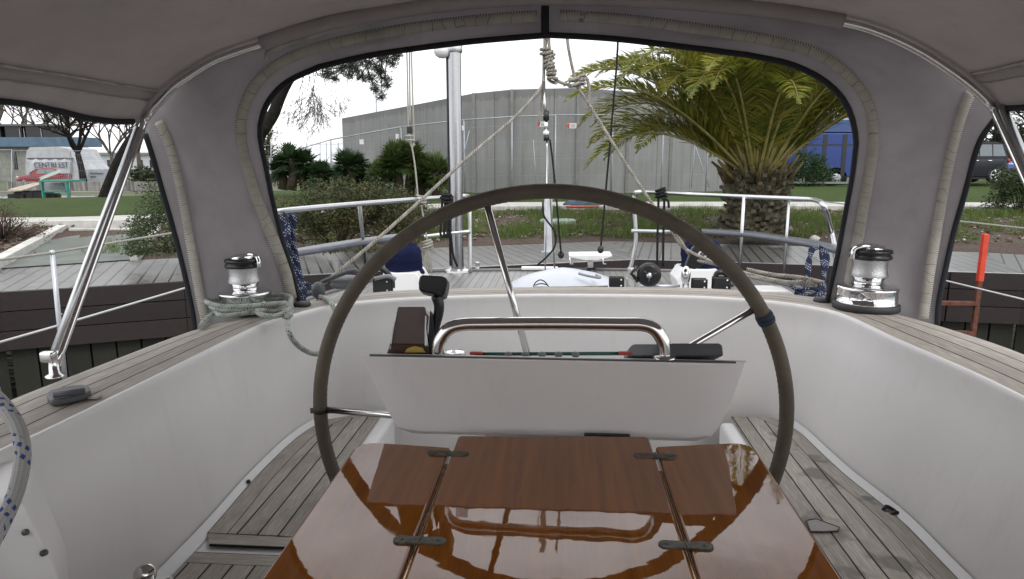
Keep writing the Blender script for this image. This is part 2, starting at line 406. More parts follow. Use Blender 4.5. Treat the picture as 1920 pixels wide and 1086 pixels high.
NI = 120
innS = resample(smooth(inner, 10), NI); outS = resample(smooth(outer, 10), NI)
# pair each inner point with the outer curve along its normal, so planks follow the bend
fine_out = resample(smooth(outer, 10), 1200)
pair = []; last = 0
for i, p in enumerate(innS):
    t = (innS[min(i+1, NI-1)]-innS[max(i-1, 0)]).normalized(); nrm = V((-t.y, t.x, 0))
    best = min(range(last, len(fine_out)), key=lambda k: abs((fine_out[k]-p).dot(t))+.4*max(0, (fine_out[k]-p).length-.35)) if i < NI-1 else len(fine_out)-1
    last = max(last, best); pair.append(fine_out[last])
# smooth pairing
for _ in range(3): pair = [pair[0]]+[(pair[i-1]+pair[i]*2+pair[i+1])/4 for i in range(1, NI-1)]+[pair[-1]]
L = [0]
for a, b in zip(innS, innS[1:]): L.append(L[-1]+(b-a).length)
rows, U, W = [], [], []
for i in range(NI):
    a, b = innS[i], pair[i]; w = (b-a).length; r = []; u = []
    for k in range(9):
        q = a.lerp(b, k/8); r.append(V((q.x, q.y, ZC+.004*sin(pi*k/8)))); u.append(.002+.183*k/8)
    rows.append(r); U.append(u); W.append([L[i]]*9)
mb = MB(); mb.grid(rows, U, W)
mb.grid([[r[-1] for r in rows], [r[-1]+V((0, 0, -.03)) for r in rows]], [[.0]*NI, [.03]*NI], [L, L])
mb.build('teak_coaming_cap', M['teak_cap'], yacht)
# inner wall of the cockpit
basepx = [(300, 1080), (390, 985), (460, 905), (520, 845), (560, 812), (600, 790), (640, 781)]
bL = [PZ(a, b, ZS) for a, b in basepx]
bR = [PZ(a, b, ZS) for a, b in [(1410, 771), (1450, 783), (1500, 805), (1550, 850), (1600, 895), (1700, 975), (1810, 1086)]]
base = [V((bL[0].x, -.5, ZS)), V((bL[0].x, .9, ZS))]+bL+[V((-.5, 2.33, ZS)), V((0, 2.40, ZS)), V((.5, 2.44, ZS))]+bR+[V((bR[-1].x+.01, .9, ZS)), V((bR[-1].x+.01, -.5, ZS))]
baseS = resample(smooth(base, 10), NI)
def wall_base_x(y, side):
    pts = sorted([(p.y, p.x) for p in smooth(base, 10) if (p.x < 0) == (side < 0)], key=lambda q: q[0])
    return pw(y, pts)
def prof(i):
    a = innS[i]; b = baseS[i]; d = (V((a.x, a.y, 0))-V((0, 1, 0))); 
    t = (innS[min(i+1, NI-1)]-innS[max(i-1, 0)]).normalized(); o = V((t.y, -t.x, 0))  # towards cockpit
    out = [a+V((0, 0, -.001))-o*.004, a+o*.004+V((0, 0, .004)), a+o*.011+V((0, 0, .002)), a+o*.016+V((0, 0, -.007)), a+o*.014+V((0, 0, -.02))]
    bb = V((b.x, b.y, ZS))
    for k in range(1, 7): out.append((a+o*.014+V((0, 0, -.02))).lerp(bb, k/6))
    out.append(bb+V((0, 0, ZF-ZS)))
    return out
# match base points to inner by closest fraction
rows = [prof(i) for i in range(NI)]
MB().grid(rows).build('cockpit_wall', M['gel'], yacht, weld=True)
# outer side of coaming, side decks, hull
deck = [(-1.86, -.5), (-1.90, 1.0), (-1.88, 2.2), (-1.72, 3.6), (-1.45, 4.7), (-1.15, 5.28), (-.6, 5.43), (0, 5.50), (.6, 5.52), (1.25, 5.40), (1.65, 4.85), (1.95, 3.8), (2.08, 2.2), (2.06, 1.0), (2.0, -.5)]
dk = resample(smooth([V((a, b, ZD)) for a, b in deck], 8), NI)
rows = [[pair[i]+V((0, 0, -.03)), pair[i]+V((0, 0, -.12)), V((lerp(pair[i].x, dk[i].x, .12), lerp(pair[i].y, dk[i].y, .06), ZD))] for i in range(NI)]
MB().grid(rows, sm=False).build('coaming_side', M['gel2'], yacht)
rows = []; U = []; W = []
for i in range(NI):
    a = rows_a = V((lerp(pair[i].x, dk[i].x, .12), lerp(pair[i].y, dk[i].y, .06), ZD+.002)); r = [a.lerp(V((dk[i].x, dk[i].y, ZD)), k/6) for k in range(7)]
    rows.append(r); U.append([p.x for p in r]); W.append([p.y for p in r])
MB().grid(rows, U, W, sm=False).build('side_deck', M['deckteak'], yacht)
mb = MB(); mb.tube([p+V((0, 0, .008)) for p in dk], .014, 8)
mb.build('toe_rail', M['greyseat0'], yacht)
rows = [[p+V((0, 0, 0)), V((p.x*1.01, p.y+.01, -1.2)), V((p.x*.95, 2+(p.y-2)*.97, -1.7)), V((p.x*.8, 2+(p.y-2)*.9, -2.3))] for p in dk]
MB().grid(rows).build('hull', M['gel2'], yacht)
# seats and sole
def seat(side, y0, y1, name, mat, aft=True):
    mb = MB(); n = 24; xin = -.635 if side < 0 else .62
    xin_out = xin; rows = []; U = []; W = []; mrows = []; MU = []; MW = []
    s0 = 0; lastp = None
    for i in range(n+1):
        y = lerp(y0, y1, i/n); xw = wall_base_x(y, side); xe = xw-side*.018; xm = xe-side*.052
        if side*(xm-xin) < .001: xm = xin+side*.001
        r = [V((lerp(xin, xm, k/4), y, ZS)) for k in range(5)]
        rows.append(r); U.append([abs(p.x) for p in r]); W.append([p.y*1.0 for p in r])
        m = [V((xm, y, ZS)), V((xe, y, ZS))]; mrows.append(m)
        if lastp is not None: s0 += (m[1]-lastp).length
        lastp = m[1]; MU.append([.0, .052]); MW.append([s0, s0])
    mb.grid(rows, U, W, sm=False); mb.grid(mrows, MU, MW, sm=False)
    # margin board across the front end
    if not aft or side < 0:
        ya, yb = (y0, y0-.05)
        x2 = wall_base_x(y0, side)-side*.018
        mb.quad((xin, ya, ZS), (x2, ya, ZS), (x2-side*.03, yb, ZS), (xin, yb, ZS), uv=((.0, xin+5), (.0, x2+5), (.052, x2+5), (.052, xin+5)))
    o = mb.build(name, mat, yacht, solid=.006)
    return o
yl = PZ(450, 1003, ZS).y
seat(-1, yl, 2.285, 'teak_seat', M['teak_seat'])['label'] = 'left teak seat panel with front edge board'
yf = PZ(450, 1062, ZS).y
mb = MB(); xw = wall_base_x(1.2, -1)
def cross_seat(side, xin, ya, yb, name, mat):
    mb = MB(); x2 = wall_base_x(ya, side)-side*.03
    mb.quad((xin, ya, ZS), (x2, ya, ZS), (x2, ya+.045, ZS), (xin, ya+.045, ZS), uv=((0, xin+5), (0, x2+5), (.052, x2+5), (.052, xin+5)))
    mb.quad((xin, yb, ZS), (x2, yb, ZS), (x2, ya, ZS), (xin, ya, ZS), uv=((abs(xin), yb), (abs(x2), yb), (abs(x2), ya), (abs(xin), ya)))
    return mb.build(name, mat, yacht, solid=.006)
cross_seat(-1, -.62, yf, .5, 'teak_seat', M['teak_seat'])['label'] = 'nearer teak seat panel beyond the white gap'
seat(1, .6, 2.37, 'teak_seat', M['teak_wet'])['label'] = 'right teak seat with dark damp stains'
# white moulding below teak seats, inner faces, sole
mb = MB()
for side, xin in ((-1, -.635), (1, .62)):
    rr = []
    for i in range(40):
        y = lerp(-.4, 2.33, i/39); xw = wall_base_x(min(y, 2.3), side)+side*.04
        x0 = xin-side*.045
        if side*(xw-x0) < .02: xw = x0+side*.02
        rr.append([V((x0, y, ZF)), V((x0, y, ZS-.022)), V((x0+side*.006, y, ZS-.010)), V((x0+side*.018, y, ZS-.0075)), V((xin, y, ZS-.0075)), V((xw, y, ZS-.0075))])
    mb.grid(rr)
    # fillet along the wall
    fl = []
    for i in range(60):
        y = lerp(-.3, 2.33, i/59); xw = wall_base_x(y, side)
        fl.append([V((xw-side*.022, y, ZS-.004)), V((xw-side*.012, y, ZS+.006)), V((xw-side*.003, y, ZS+.02))])
    mb.grid(fl)
mb.build('seat_moulding', M['gel2'], yacht)
mb = MB(); rows = []; U = []; W = []
mb.quad((-.6, -.4, ZF+.01), (.6, -.4, ZF+.01), (.6, 2.45, ZF+.01), (-.6, 2.45, ZF+.01), uv=((0, 0), (1.2, 0), (1.2, 3), (0, 3)))
mb.build('cockpit_sole', M['teak_seat'], yacht)
# small screws / drain at the seat edge
mb = MB(); c = PZ(466, 903, ZS+.01); mb.ball(c, .006); mb.build('drain', M['black'], yacht)
mb = MB(); c = PZ(1668, 964, ZS); mb.tube(smooth([c+V((-.012, .01, .006)), c+V((0, .018, .012)), c+V((.016, .004, .006))], 5), .005, 8); mb.tube(smooth([c+V((.0, -.006, .002)), c+V((.014, -.004, .008)), c+V((.024, -.014, .002))], 5), .005, 8)
mb.build('fairlead', M['black'], yacht)
# whale-shaped inlay in the right seat
o2 = [(1512, 976), (1530, 973), (1555, 982), (1574, 989), (1570, 996), (1545, 997), (1520, 997)]
mb = MB().poly([PZ(a, b, ZS+.0075) for a, b in o2]); mb.build('teak_inlay', simple('grey_teak_inlay', (.27, .25, .23), .7, nscale=40, nsc=(1, 8, 1)), yacht)
mb = MB().tube([PZ(a, b, ZS+.0075) for a, b in o2]+[PZ(*o2[0], ZS+.0075)], .0018, 5); mb.build('inlay_caulk', M['black'], yacht)

# instrument console (white pod) + pedestal
YC = 1.42
def conf(a, b, y): return PY(a, b, y)
top = [(676, 668), (1401, 667)]
A = [PY(676, 669, 1.385), PY(1401, 667, 1.385), PY(1350, 832, 1.44), PY(724, 828, 1.44)]
console = MB()
front = []
for r in range(9):
    t = r/8; row = []
    y = lerp(1.385, 1.445, t)
    zt = lerp(A[0].z, -.602, t)
    xl = pw(t, [(0, -.428), (.5, -.400), (.8, -.383), (1, -.368)]); xr = pw(t, [(0, .392), (.5, .378), (.8, .362), (1, .345)])
    rows_ = []
    for k in range(13):
        s = k/12; x = lerp(xl, xr, s); e = min(s, 1-s)*12
        row.append(V((x, y+(.02*(1-min(1, e))**2), zt)))
    front.append(row)
console.grid(front)
back = [[V((p.x*.99, 1.60, p.z-.07)) for p in r] for r in front]
console.grid([front[0], [V((p.x, 1.40, front[0][0].z+.004)) for p in front[0]], [V((p.x*.99, 1.60, p.z-.07)) for p in front[0]]])
console.grid([[r[0] for r in front], [r[0] for r in back]]); console.grid([[r[-1] for r in front], [r[-1] for r in back]])
console.grid(back); console.grid([front[-1], back[-1]])
pod = console.build('instrument_console', M['gel'], yacht, bevel=.006, seg=3)
pod['label'] = 'wide white console pod tapering downward behind the table'
mb = MB()   # dark trim sheet on the sloping top
zt = front[0][0].z
mb.box((-.018, 1.480, zt-.032), (.76, .16, .010), M=Matrix.Rotation(radians(-20), 3, 'X')); mb.build('instrument_panel', M['greyplas'], pod, bevel=.003)
mb = MB(); mb.box((-.018, 1.390, zt+.0025), (.77, .006, .0035)); mb.build('edge_trim', M['greyplas'], pod)
mb = MB(); mb.box((0, 1.53, -1.0), (.34, .13, .78)); mb.build('pedestal', M['gel'], yacht, bevel=.03, seg=4)
# thin black strip for the dark line below the pod
mb = MB(); mb.box((.11, 1.436, -.594), (.10, .010, .004)); mb.build('dark_slot', M['black'], pod)
# grab rail
gr = [(822, 672), (822, 655), (827, 636), (842, 617), (868, 609), (920, 607.5), (1040, 607), (1160, 608), (1205, 609), (1228, 618), (1242, 638), (1246, 655), (1246, 672)]
mb = MB().tube(smooth([PY(a, b, 1.415) for a, b in gr], 6), .0145, 16); rail = mb.build('grab_rail', M['steel'], yacht)
mb = MB()
for a in (822, 1246):
    c = PY(a, 668, 1.415); MB().lathe([(0, .004), (.024, .003), (.026, -.002), (.026, -.008)], c).build('rail_flange', M['steel'], rail)

# steering wheel
wc = V((-.024, 1.66, -.660)); RW = .595; tilt = radians(-5)
wheel = bpy.data.objects.new('steering_wheel', None); COL.objects.link(wheel); wheel.parent = yacht
wheel['label'] = 'large steering wheel with grey brown leather rim'
def wp(a, r, d=0):  # angle from up, clockwise
    p = V((sin(a)*r, d, cos(a)*r)); return wc+Matrix.Rotation(-tilt, 3, 'X') @ p
MB().tube([wp(2*pi*k/120, RW) for k in range(120)], .0178, 18, closed=True).build('rim', M['leather'], wheel)
# leather seam on the inner side of the rim (stitching)
mb = MB()
for k in range(240):
    a = 2*pi*k/240; mb.tube([wp(a, RW-.0178, -.002), wp(a+.012, RW-.0178, .003)], .0007, 4)
mb.build('rim_stitching', M['blackrub'], wheel)
spk = [-14.7, 57.3, 129.3, 201.3, 272.3]
for dg in spk:
    a = radians(dg); MB().tube([wp(a, .05, -.03), wp(a, RW-.01)], .0085, 12).build('spoke', M['steel'], wheel)
MB().lathe([(0, -.08), (.045, -.08), (.06, -.06), (.06, 0), (.05, .02), (0, .025)], wc, axis=(0, 1, -.05)).build('hub', M['steel'], wheel)
a0 = radians(59.3)
mb = MB()
for k in range(5): mb.tube([wp(a0+.008*k+.003*math.sin(k*3), RW), wp(a0+.008*k+.012, RW)], .0205+.001*(k % 2), 14)
mb.build('blue_whipping', M['bluetape'], wheel)
a1 = radians(272.2); MB().tube([wp(a1-.010, RW), wp(a1+.010, RW)], .0190, 14).build('rim_tape', M['blacktape'], wheel)
mb = MB()
for k in range(12): mb.tube([wp(a1-.012+.002*k, RW-.024, -.004), wp(a1-.012+.002*k, RW+.024, -.008)], .001, 4)
mb.build('tape_lacing', M['leather'], wheel)

# unseen cabin wall, roof and door behind the camera, added to block light
mb = MB(); mb.box((0, -2.75, -.75), (2.3, .06, 1.2)); mb.box((0, -3.4, -.18), (2.3, 1.3, .08)); cb = mb.build('cabin_light_block', M['gel'], yacht, bevel=.02)
MB().box((0, -2.71, -.70), (.62, .02, 1.0)).build('light_block_door', M['varnish'], cb, bevel=.004)
# engine control beside the rail
ec = bpy.data.objects.new('engine_control', None); COL.objects.link(ec); ec.parent = yacht
ec['label'] = 'dark brown engine control box with black lever'
def slab(pxs, y0, y1, name, mat, par, bevel=.004, shrink=1.0):
    A = [PY(a, b, y0) for a, b in pxs]; drop = (y1-y0)*.42; B = [V((lerp(sum(p.x for p in A)/len(A), p.x, shrink), y1, p.z-drop)) for p in A]
    mb = MB(); mb.poly(A); mb.poly(list(reversed(B))); n = len(A)
    for k in range(n): mb.quad(A[k], B[k], B[(k+1) % n], A[(k+1) % n])
    return mb.build(name, mat, par, bevel=bevel)
slab([(745, 575), (797, 575), (799, 590), (797, 618), (803, 652), (806, 668), (723, 668), (727, 655), (737, 620), (742, 590)], 1.435, 1.52, 'control_box', M['brownbox'], ec, .003)
slab([(733, 655), (738, 620), (744, 590), (742, 590), (735, 620), (730, 655)], 1.431, 1.437, 'trim_strip', M['chrome'], ec, .0005)
slab([(797, 592), (800, 592), (799, 615), (803, 650), (796, 650), (796, 615)], 1.428, 1.436, 'trim_strip', M['chrome'], ec, .0005)
slab([(758, 661), (764, 653), (778, 649), (792, 652), (798, 661)], 1.431, 1.4345, 'reflection_patch', M['yellow'], ec, .0005)  # yellow reflection low on the glossy box, set in as a coloured plate
slab([(806, 580), (812, 596), (815, 668), (800, 668)], 1.44, 1.50, 'side_plate', M['black'], ec, .003)
mb = MB(); pts = [PY(a, b, 1.46) for a, b in [(812, 668), (814, 640), (816, 615), (822, 590), (823, 572), (818, 555)]]
mb.tube(smooth(pts, 5), [lerp(.0085, .0125, k/25) for k in range(26)], 12); lv = mb.build('lever', M['black'], ec)
slab([(786, 518), (792, 515), (828, 517), (838, 521), (838, 533), (833, 553), (826, 557), (812, 551), (800, 549), (785, 545), (784, 530)], 1.445, 1.485, 'lever_grip', M['black'], lv, .006)

# winches
def winch(c, s, face):
    w = bpy.data.objects.new('winch', None); COL.objects.link(w); w.parent = yacht
    def L_(prof, name, mat, seg=40): return MB().lathe([(r*s, z*s) for r, z in prof], c, seg).build(name, mat, w)
    L_([(0, 0), (.104, 0), (.104, .018), (.098, .022)], 'rubber_base', M['blackrub'])
    L_([(.094, .018), (.097, .022), (.097, .026), (.094, .029), (.094, .066), (.096, .069), (.095, .074), (.090, .077), (.064, .080), (.052, .086), (.048, .092)], 'skirt', M['chrome'])
    L_([(.048, .090), (.047, .098), (.052, .104), (.0575, .112)], 'drum_waist', M['chrome'])
    d = L_([(.0575, .111), (.0585, .118), (.0555, .126), (.054, .142), (.0545, .156), (.057, .170)], 'drum', M['knurl'])
    L_([(.054, .167), (.064, .170), (.066, .178), (.060, .184), (.058, .187), (.066, .191), (.064, .200), (.045, .204)], 'self_tailing_jaws', M['black'])
    L_([(.045, .203), (.042, .212), (.030, .216), (.020, .214), (.016, .208), (0, .208)], 'top_cap', M['chrome'])
    mb = MB()
    def q(a, r, z): return V(c)+V((sin(a)*r*s, -cos(a)*r*s, z*s))
    mb.tube(smooth([q(face+.6, .02, .215), q(face+.3, .045, .214), q(face, .068, .207), q(face-.05, .075, .19), q(face-.05, .074, .172)], 5), .0085*s, 8)
    mb.build('feeder_arm', M['chrome'], w)
    return w
wl = PZ(462, 583, ZC+.004); wr = PZ(1623, 578, ZC+.004)
winch(wl, .89, radians(75))['label'] = 'left chrome winch wrapped at its base by rope'
winch(wr, 1.02, radians(-65))['label'] = 'right chrome winch in front of the canvas, no rope on it'
# low black domes beside the winches
for (a, b) in ((567, 574), (1541, 566)):
    c = PZ(a, b, ZC+.003); MB().lathe([(.028, 0), (.03, .006), (.026, .013), (.012, .017), (0, .018)], c).build('deck_filler_cap', M['blackrub'], yacht)
# flat dark socket cover on the left coaming
mb = MB(); ol = [(88, 745), (95, 740), (118, 734), (140, 730), (158, 729), (169, 733), (171, 741), (160, 747), (135, 753), (112, 758), (97, 759), (90, 754)]
P_ = [PZ(a, b+3, ZC+.006) for a, b in ol]
mb.poly([p+V((0, 0, .014)) for p in P_]); mb.poly([p for p in reversed(P_)]); n = len(P_)
for k in range(n): mb.quad(P_[k], P_[(k+1) % n], P_[(k+1) % n]+V((0, 0, .014)), P_[k]+V((0, 0, .014)))
cl = mb.build('socket_cover', M['greyplas'], yacht, bevel=.004, seg=3); cl['label'] = 'dark grey flat cover on the near left coaming'
mb = MB().tube([PZ(100, 741, ZC+.028), PZ(160, 733, ZC+.028)], .007, 10); mb.build('cover_ridge', M['greyplas'], cl)
mb = MB().box(PZ(178, 744, ZC+.006), (.02, .02, .006)); mb.build('sealant_patch', M['seam'], yacht, bevel=.002)
# white moulding corner and padeye bottom-left
def slabT(pxs, t0, t1, name, mat, par, bevel):
    A = [PT(a, b, t0) for a, b in pxs]; B = [PT(a, b, t0)+V((-.10, t1-t0, 0)) for a, b in pxs]; n = len(A)
    mb = MB(); mb.poly(A); mb.poly(list(reversed(B)))
    for k in range(n): mb.quad(A[k], B[k], B[(k+1) % n], A[(k+1) % n])
    return mb.build(name, mat, par, bevel=bevel, seg=4)
st = slabT([(-90, 938), (-10, 936), (30, 936), (50, 947), (66, 982), (96, 1050), (124, 1120), (135, 1300), (-90, 1300)], 1.065, 1.2, 'seat_bolster', M['gel'], yacht, .018)
st['label'] = 'rounded white moulding corner by the left wall'
for a, b in ((48, 998), (82, 1037)):
    MB().lathe([(0, .004), (.005, .003), (.005, -.004)], PT(a, b, 1.063), 10, axis=(0, -1, .3)).build('screw', M['bronze'], st)
c = PT(272, 1078, 1.39)
mb = MB().lathe([(0, .006), (.020, .005), (.022, 0), (.022, -.006)], c, 20, axis=(.5, -.8, .3)); mb.tube([c+V((-.0, 0, -.05)), c], .018, 10)
mb.tube([c+V((.02, -.01, -.03)), c+V((.055, .0, -.005))], .006, 8); mb.tube([c+V((.02, -.01, -.05)), c+V((.11, .0, -.03))], .008, 8)
mb.build('padeye', M['steel'], yacht)

# ---- aft deck and stern rails
ZR = -.27
def tubes(name, runs, r, mat, par, seg=10, sm=6, lab=None):
    mb = MB()
    for q in runs: mb.tube(smooth(q, sm) if sm and len(q) > 2 else q, r, seg)
    o = mb.build(name, mat, par)
    if lab: o['label'] = lab
    return o
stl = M['satin']
pl = [PZ(500, 402, ZR), PZ(545, 394, ZR), PZ(700, 380, ZR), PZ(850, 369, ZR), PZ(872, 367.5, ZR), PZ(880, 371, ZR-.02), PZ(880.5, 385, -.34)]
gb = PZ(882, 511, ZD)
push = bpy.data.objects.new('stern_rail', None); COL.objects.link(push); push.parent = yacht; push['label'] = 'stern rail section left of the gate'
tubes('top_rail', [pl+[gb.lerp(pl[-1], .5), gb]], .0165, stl, push)
ml = [PY(881, 436, gb.y), PY(800, 443, gb.y-.03), PZ(750, 440, -.57)]
tubes('mid_rail', [[PY(882, 434, gb.y), PY(840, 438, gb.y-.04), PY(795, 444, gb.y-.12)]], .014, stl, push)
p1 = PZ(674, 382, ZR); p1b = PZ(686, 505, ZD); tubes('rail_post', [[p1, p1b]], .013, stl, push)
pr = [PY(1192, 455, 5.35), PY(1189, 390, 5.35), PY(1191, 366, 5.35), PY(1205, 360, 5.3)]+[PZ(a, b, ZR) for a, b in [(1290, 364), (1400, 369), (1500, 373), (1530, 376), (1545, 388)]]+[PZ(1558, 430, -.48), PZ(1566, 470, -.62), PZ(1574, 540, -.87)]
push2 = bpy.data.objects.new('stern_rail', None); COL.objects.link(push2); push2.parent = yacht; push2['label'] = 'stern rail section right of the gate'
gr2 = PY(1180, 512, 5.35)
tubes('top_rail', [[gr2, pr[0]]+pr[1:]], .0165, stl, push2)
tubes('mid_rail', [[PY(1184, 433, 5.35), PY(1230, 434, 5.3), PY(1275, 436, 5.2)]], .014, stl, push2)
p2 = PZ(1395, 369, ZR); tubes('rail_post', [[p2, V((p2.x, p2.y, ZD))]], .013, stl, push2)
tubes('rail_post', [[PZ(1480, 372, ZR)*1.0, PZ(1480, 372, ZR)+V((0, 0, -.6))]], .010, stl, push2)
# corner seats on the rails
def board(outp, inp, z, name, par, mat, lab):
    O = resample(smooth([PZ(a, b, z) for a, b in outp], 6), 24); I = resample(smooth([PZ(a, b, z) for a, b in inp], 6), 24)
    mb = MB(); mb.grid([O, I], [[0]*24, [.2]*24], [[k*.06 for k in range(24)]]*2)
    o = mb.build(name, mat, par, solid=.03, solid_off=0); o['label'] = lab; return o
M['greyseat'] = simple('weathered_grey_seat', (.10, .105, .125), .35, nscale=12, namt=.2)
board([(535, 474), (590, 464), (680, 450), (760, 440), (800, 437)], [(540, 479), (590, 472), (680, 457), (760, 446), (800, 441)], -.57, 'corner_seat', push, M['greyseat'], 'weathered grey corner seat board')
board([(1315, 432), (1400, 436), (1500, 450), (1575, 464)], [(1318, 436), (1400, 442), (1500, 457), (1570, 472)], -.57, 'corner_seat', push2, M['greyseat'], 'weathered grey corner seat board')
# stanchion + lifelines
sb = PZ(127, 706, -.93); stp = PZ(98, 474, -.31)
sb = V((stp.x-.03, stp.y+.02, -.86))
s1 = tubes('stanchion', [[sb, stp]], .0085, M['alu'], yacht, lab='stainless stanchion holding the left lifelines')
MB().ball(stp, .0105).build('stanchion_cap', M['alu'], s1)
ll = tubes('lifeline', [[PZ(-200, 530, -.30), PZ(0, 487.5, -.30), stp, PZ(323, 437, -.29), PZ(530, 400, ZR)]], .0045, M['rope_white'], yacht, 6, 0, 'upper left lifeline')
lowm = stp.lerp(sb, .55)
tubes('lifeline', [[PX(-60, 662, lowm.x-.1), PX(0, 642, lowm.x-.06), PX(108, 611, lowm.x), PX(348, 540, lowm.x+.1), PX(545, 487, lowm.x+.25)]], .0045, M['wire'], yacht, 6, 0, 'lower left lifeline')
tubes('lifeline', [[PZ(1545, 378, ZR), PZ(1650, 391, -.28), PZ(1800, 415, -.29), PZ(1920, 428, -.30), PZ(2100, 450, -.31)]], .0045, M['rope_white'], yacht, 6, 0, 'upper right lifeline')
tubes('lifeline', [[PX(1560, 470, 1.85), PX(1775, 527, 1.98), PX(1920, 562, 2.02), PX(2100, 610, 2.05)]], .0045, M['wire'], yacht, 6, 0, 'lower right lifeline')
# radar pole on the aft deck
pb = PZ(858, 510, ZD)
pole = bpy.data.objects.new('radar_pole', None); COL.objects.link(pole); pole.parent = yacht; pole['label'] = 'tall thick stainless pole standing on aft deck'
MB().lathe([(.05, 0), (.05, 2.7)], pb, 24).build('tube', steel('brushed_pole_steel', (.42, .42, .43), .2), pole)
MB().lathe([(.0, .03), (.06, .028), (.10, .018), (.105, .002)], pb, 10, sm=False).build('base_flange', M['satin'], pole)
pc = PY(849, 100, pb.y)
ztop = PY(849, 92, pb.y).z-pb.z
MB().lathe([(.056, ztop-.03), (.062, ztop-.02), (.062, ztop+.03), (.056, ztop+.04)], pb, 24).build('collar', M['satin'], pole)
MB().ball(PY(830, 96, pb.y), (.07, .07, .055)).build('lamp_housing', M['gel2'], pole)
MB().tube([pb+V((-.058, 0, .05)), pb+V((-.058, 0, 2.4))], .008, 8).build('cable_conduit', M['blackrub'], pole)
# aft deck items
def on(px_, py_, z=ZD): return PZ(px_, py_, z)
# winch pods with blue covers are two raised white pedestals
def pedestal(pxs, y, dep, name, lab):
    A = [PY(a, b, y) for a, b in pxs]; B = [p+V((0, dep, 0)) for p in A]; n = len(A); mb = MB(); mb.poly(A); mb.poly(list(reversed(B)))
    for k in range(n): mb.quad(A[k], B[k], B[(k+1) % n], A[(k+1) % n])
    o = mb.build(name, M['gel2'], yacht, bevel=.007, seg=3); o['label'] = lab; return o
pedestal([(718, 512), (780, 512), (790, 528), (793, 548), (715, 548)], 4.45, .28, 'winch_plinth', 'white plinth under the left navy cover')
pedestal([(1282, 506), (1345, 505), (1350, 546), (1272, 546), (1268, 525)], 4.45, .28, 'winch_plinth', 'white plinth under the right navy cover')
pedestal([(1425, 545), (1480, 545), (1490, 553), (1490, 575), (1425, 575)], 2.68, .12, 'coaming_pod', 'white rounded pod at the right coaming corner')
# hatch with white cover
HY = 4.3
rows = []
hp = [(955, 540), (975, 528), (1000, 519), (1035, 511), (1055, 508), (1080, 511), (1120, 519), (1150, 531), (1165, 540)]
hp3 = resample([PY(a, b, HY) for a, b in hp], 24)
for d, f in ((-.12, .0), (-.08, .55), (0, 1), (.2, 1.0), (.38, .8), (.42, .0)):
    rows.append([V((p.x, HY+d, lerp(ZD, p.z, f) if p.z > ZD else ZD)) for p in hp3])
MB().grid(rows).build('deck_hatch', gel('grey_white_gelcoat', (.50, .52, .57), .35), yacht, sub=1)['label'] = 'low white moulded hatch hood on aft deck'
tubes('hatch_handle', [[PY(1085, 513, HY-.05), PY(1105, 518, HY-.08), PY(1125, 521, HY-.1), PY(1118, 516, HY-.05)]], .008, M['lgreyplas'], yacht)
# white folded helm step / T shaped seat
TY = 5.3; tb = bpy.data.objects.new('stern_step', None); COL.objects.link(tb); tb.parent = yacht; tb['label'] = 'small white T-shaped stand near the stern'
def pyb(a, b, dy=0): return PY(a, b, TY)+V((0, dy, 0))
mb = MB(); A = [pyb(1066, 479), pyb(1148, 478), pyb(1148, 482), pyb(1120, 489), pyb(1098, 489), pyb(1068, 483)]; B = [p+V((0, .22, 0)) for p in A]
mb.poly(A); mb.poly(list(reversed(B)))
for k in range(6): mb.quad(A[k], B[k], B[(k+1) % 6], A[(k+1) % 6])
mb.build('step_top', M['gel2'], tb, bevel=.006)
tubes('step_stem', [[pyb(1108, 488, .1), pyb(1108, 506, .1)]], .022, M['gel2'], tb, 12, 0)
MB().lathe([(0, .03), (.04, .025), (.05, 0)], PY(1108, 508, TY+.1), 16).build('step_foot', M['black'], tb)
for xx in (1068, 1130): tubes('step_bracket', [[pyb(xx, 482), pyb(xx+1, 495), pyb(xx+7, 495)]], .006, M['satin'], tb, 6, 0)
# traveller bridge behind coaming with blocks
TZ = -.555
MB().box((.25, 2.86, TZ-.03), (1.9, .07, .05)).build('traveller_track', M['alu'], yacht, bevel=.004)
MB().box((.25, 2.86, TZ-.20), (1.8, .10, .30)).build('traveller_beam', M['gel2'], yacht, bevel=.01)
YB = 2.86
def block(a, b, w, h, name, lab, mat=None, wheelc=True):
    """deck block: black cheeks, sheave, bolts; a,b = centre px, w,h px"""
    c = PY(a, b, YB); k = YB/1280*1.0; W_ = w*k; H_ = h*k
    r = bpy.data.objects.new(name, None); COL.objects.link(r); r.parent = yacht; r['label'] = lab
    mb = MB()
    for s in (-1, 1):
        mb.box(c+V((s*W_*.0, s*.016, 0)), (W_, .008, H_))
    mb.build('cheek', mat or M['black'], r, bevel=.004)
    MB().lathe([(0, -.012), (H_*.42, -.012), (H_*.34, 0), (H_*.42, .012), (0, .012)], c, 16, axis=(0, 1, 0)).build('sheave', M['greyplas'], r)
    for s in (-1, 1): MB().lathe([(0, -.024), (.004, -.023), (.004, -.018)], c+V((W_*.28, 0, s*H_*.28)), 8, axis=(0, 1, 0)).build('bolt', M['chrome'], r)
    return r
block(1156, 529, 28, 20, 'deck_block', 'black block left of the round ratchet block')
block(1311, 532, 28, 20, 'deck_block', 'black block right of the chrome block')
block(1352, 531, 32, 24, 'deck_block', 'rightmost black block with cam on aft coaming')
block(718, 535, 36, 30, 'deck_block', 'black block beside the left white plinth')
c = PY(1352, 520, YB); tubes('block_hook', [[PY(1340, 524, YB), PY(1345, 512, YB), PY(1358, 512, YB), PY(1366, 520, YB), PY(1372, 538, YB-.02)]], .011, M['black'], yacht)
tubes('cam_cover', [[PY(705, 500, YB), PY(722, 508, YB), PY(734, 524, YB), PY(736, 540, YB)]], .012, M['black'], yacht)
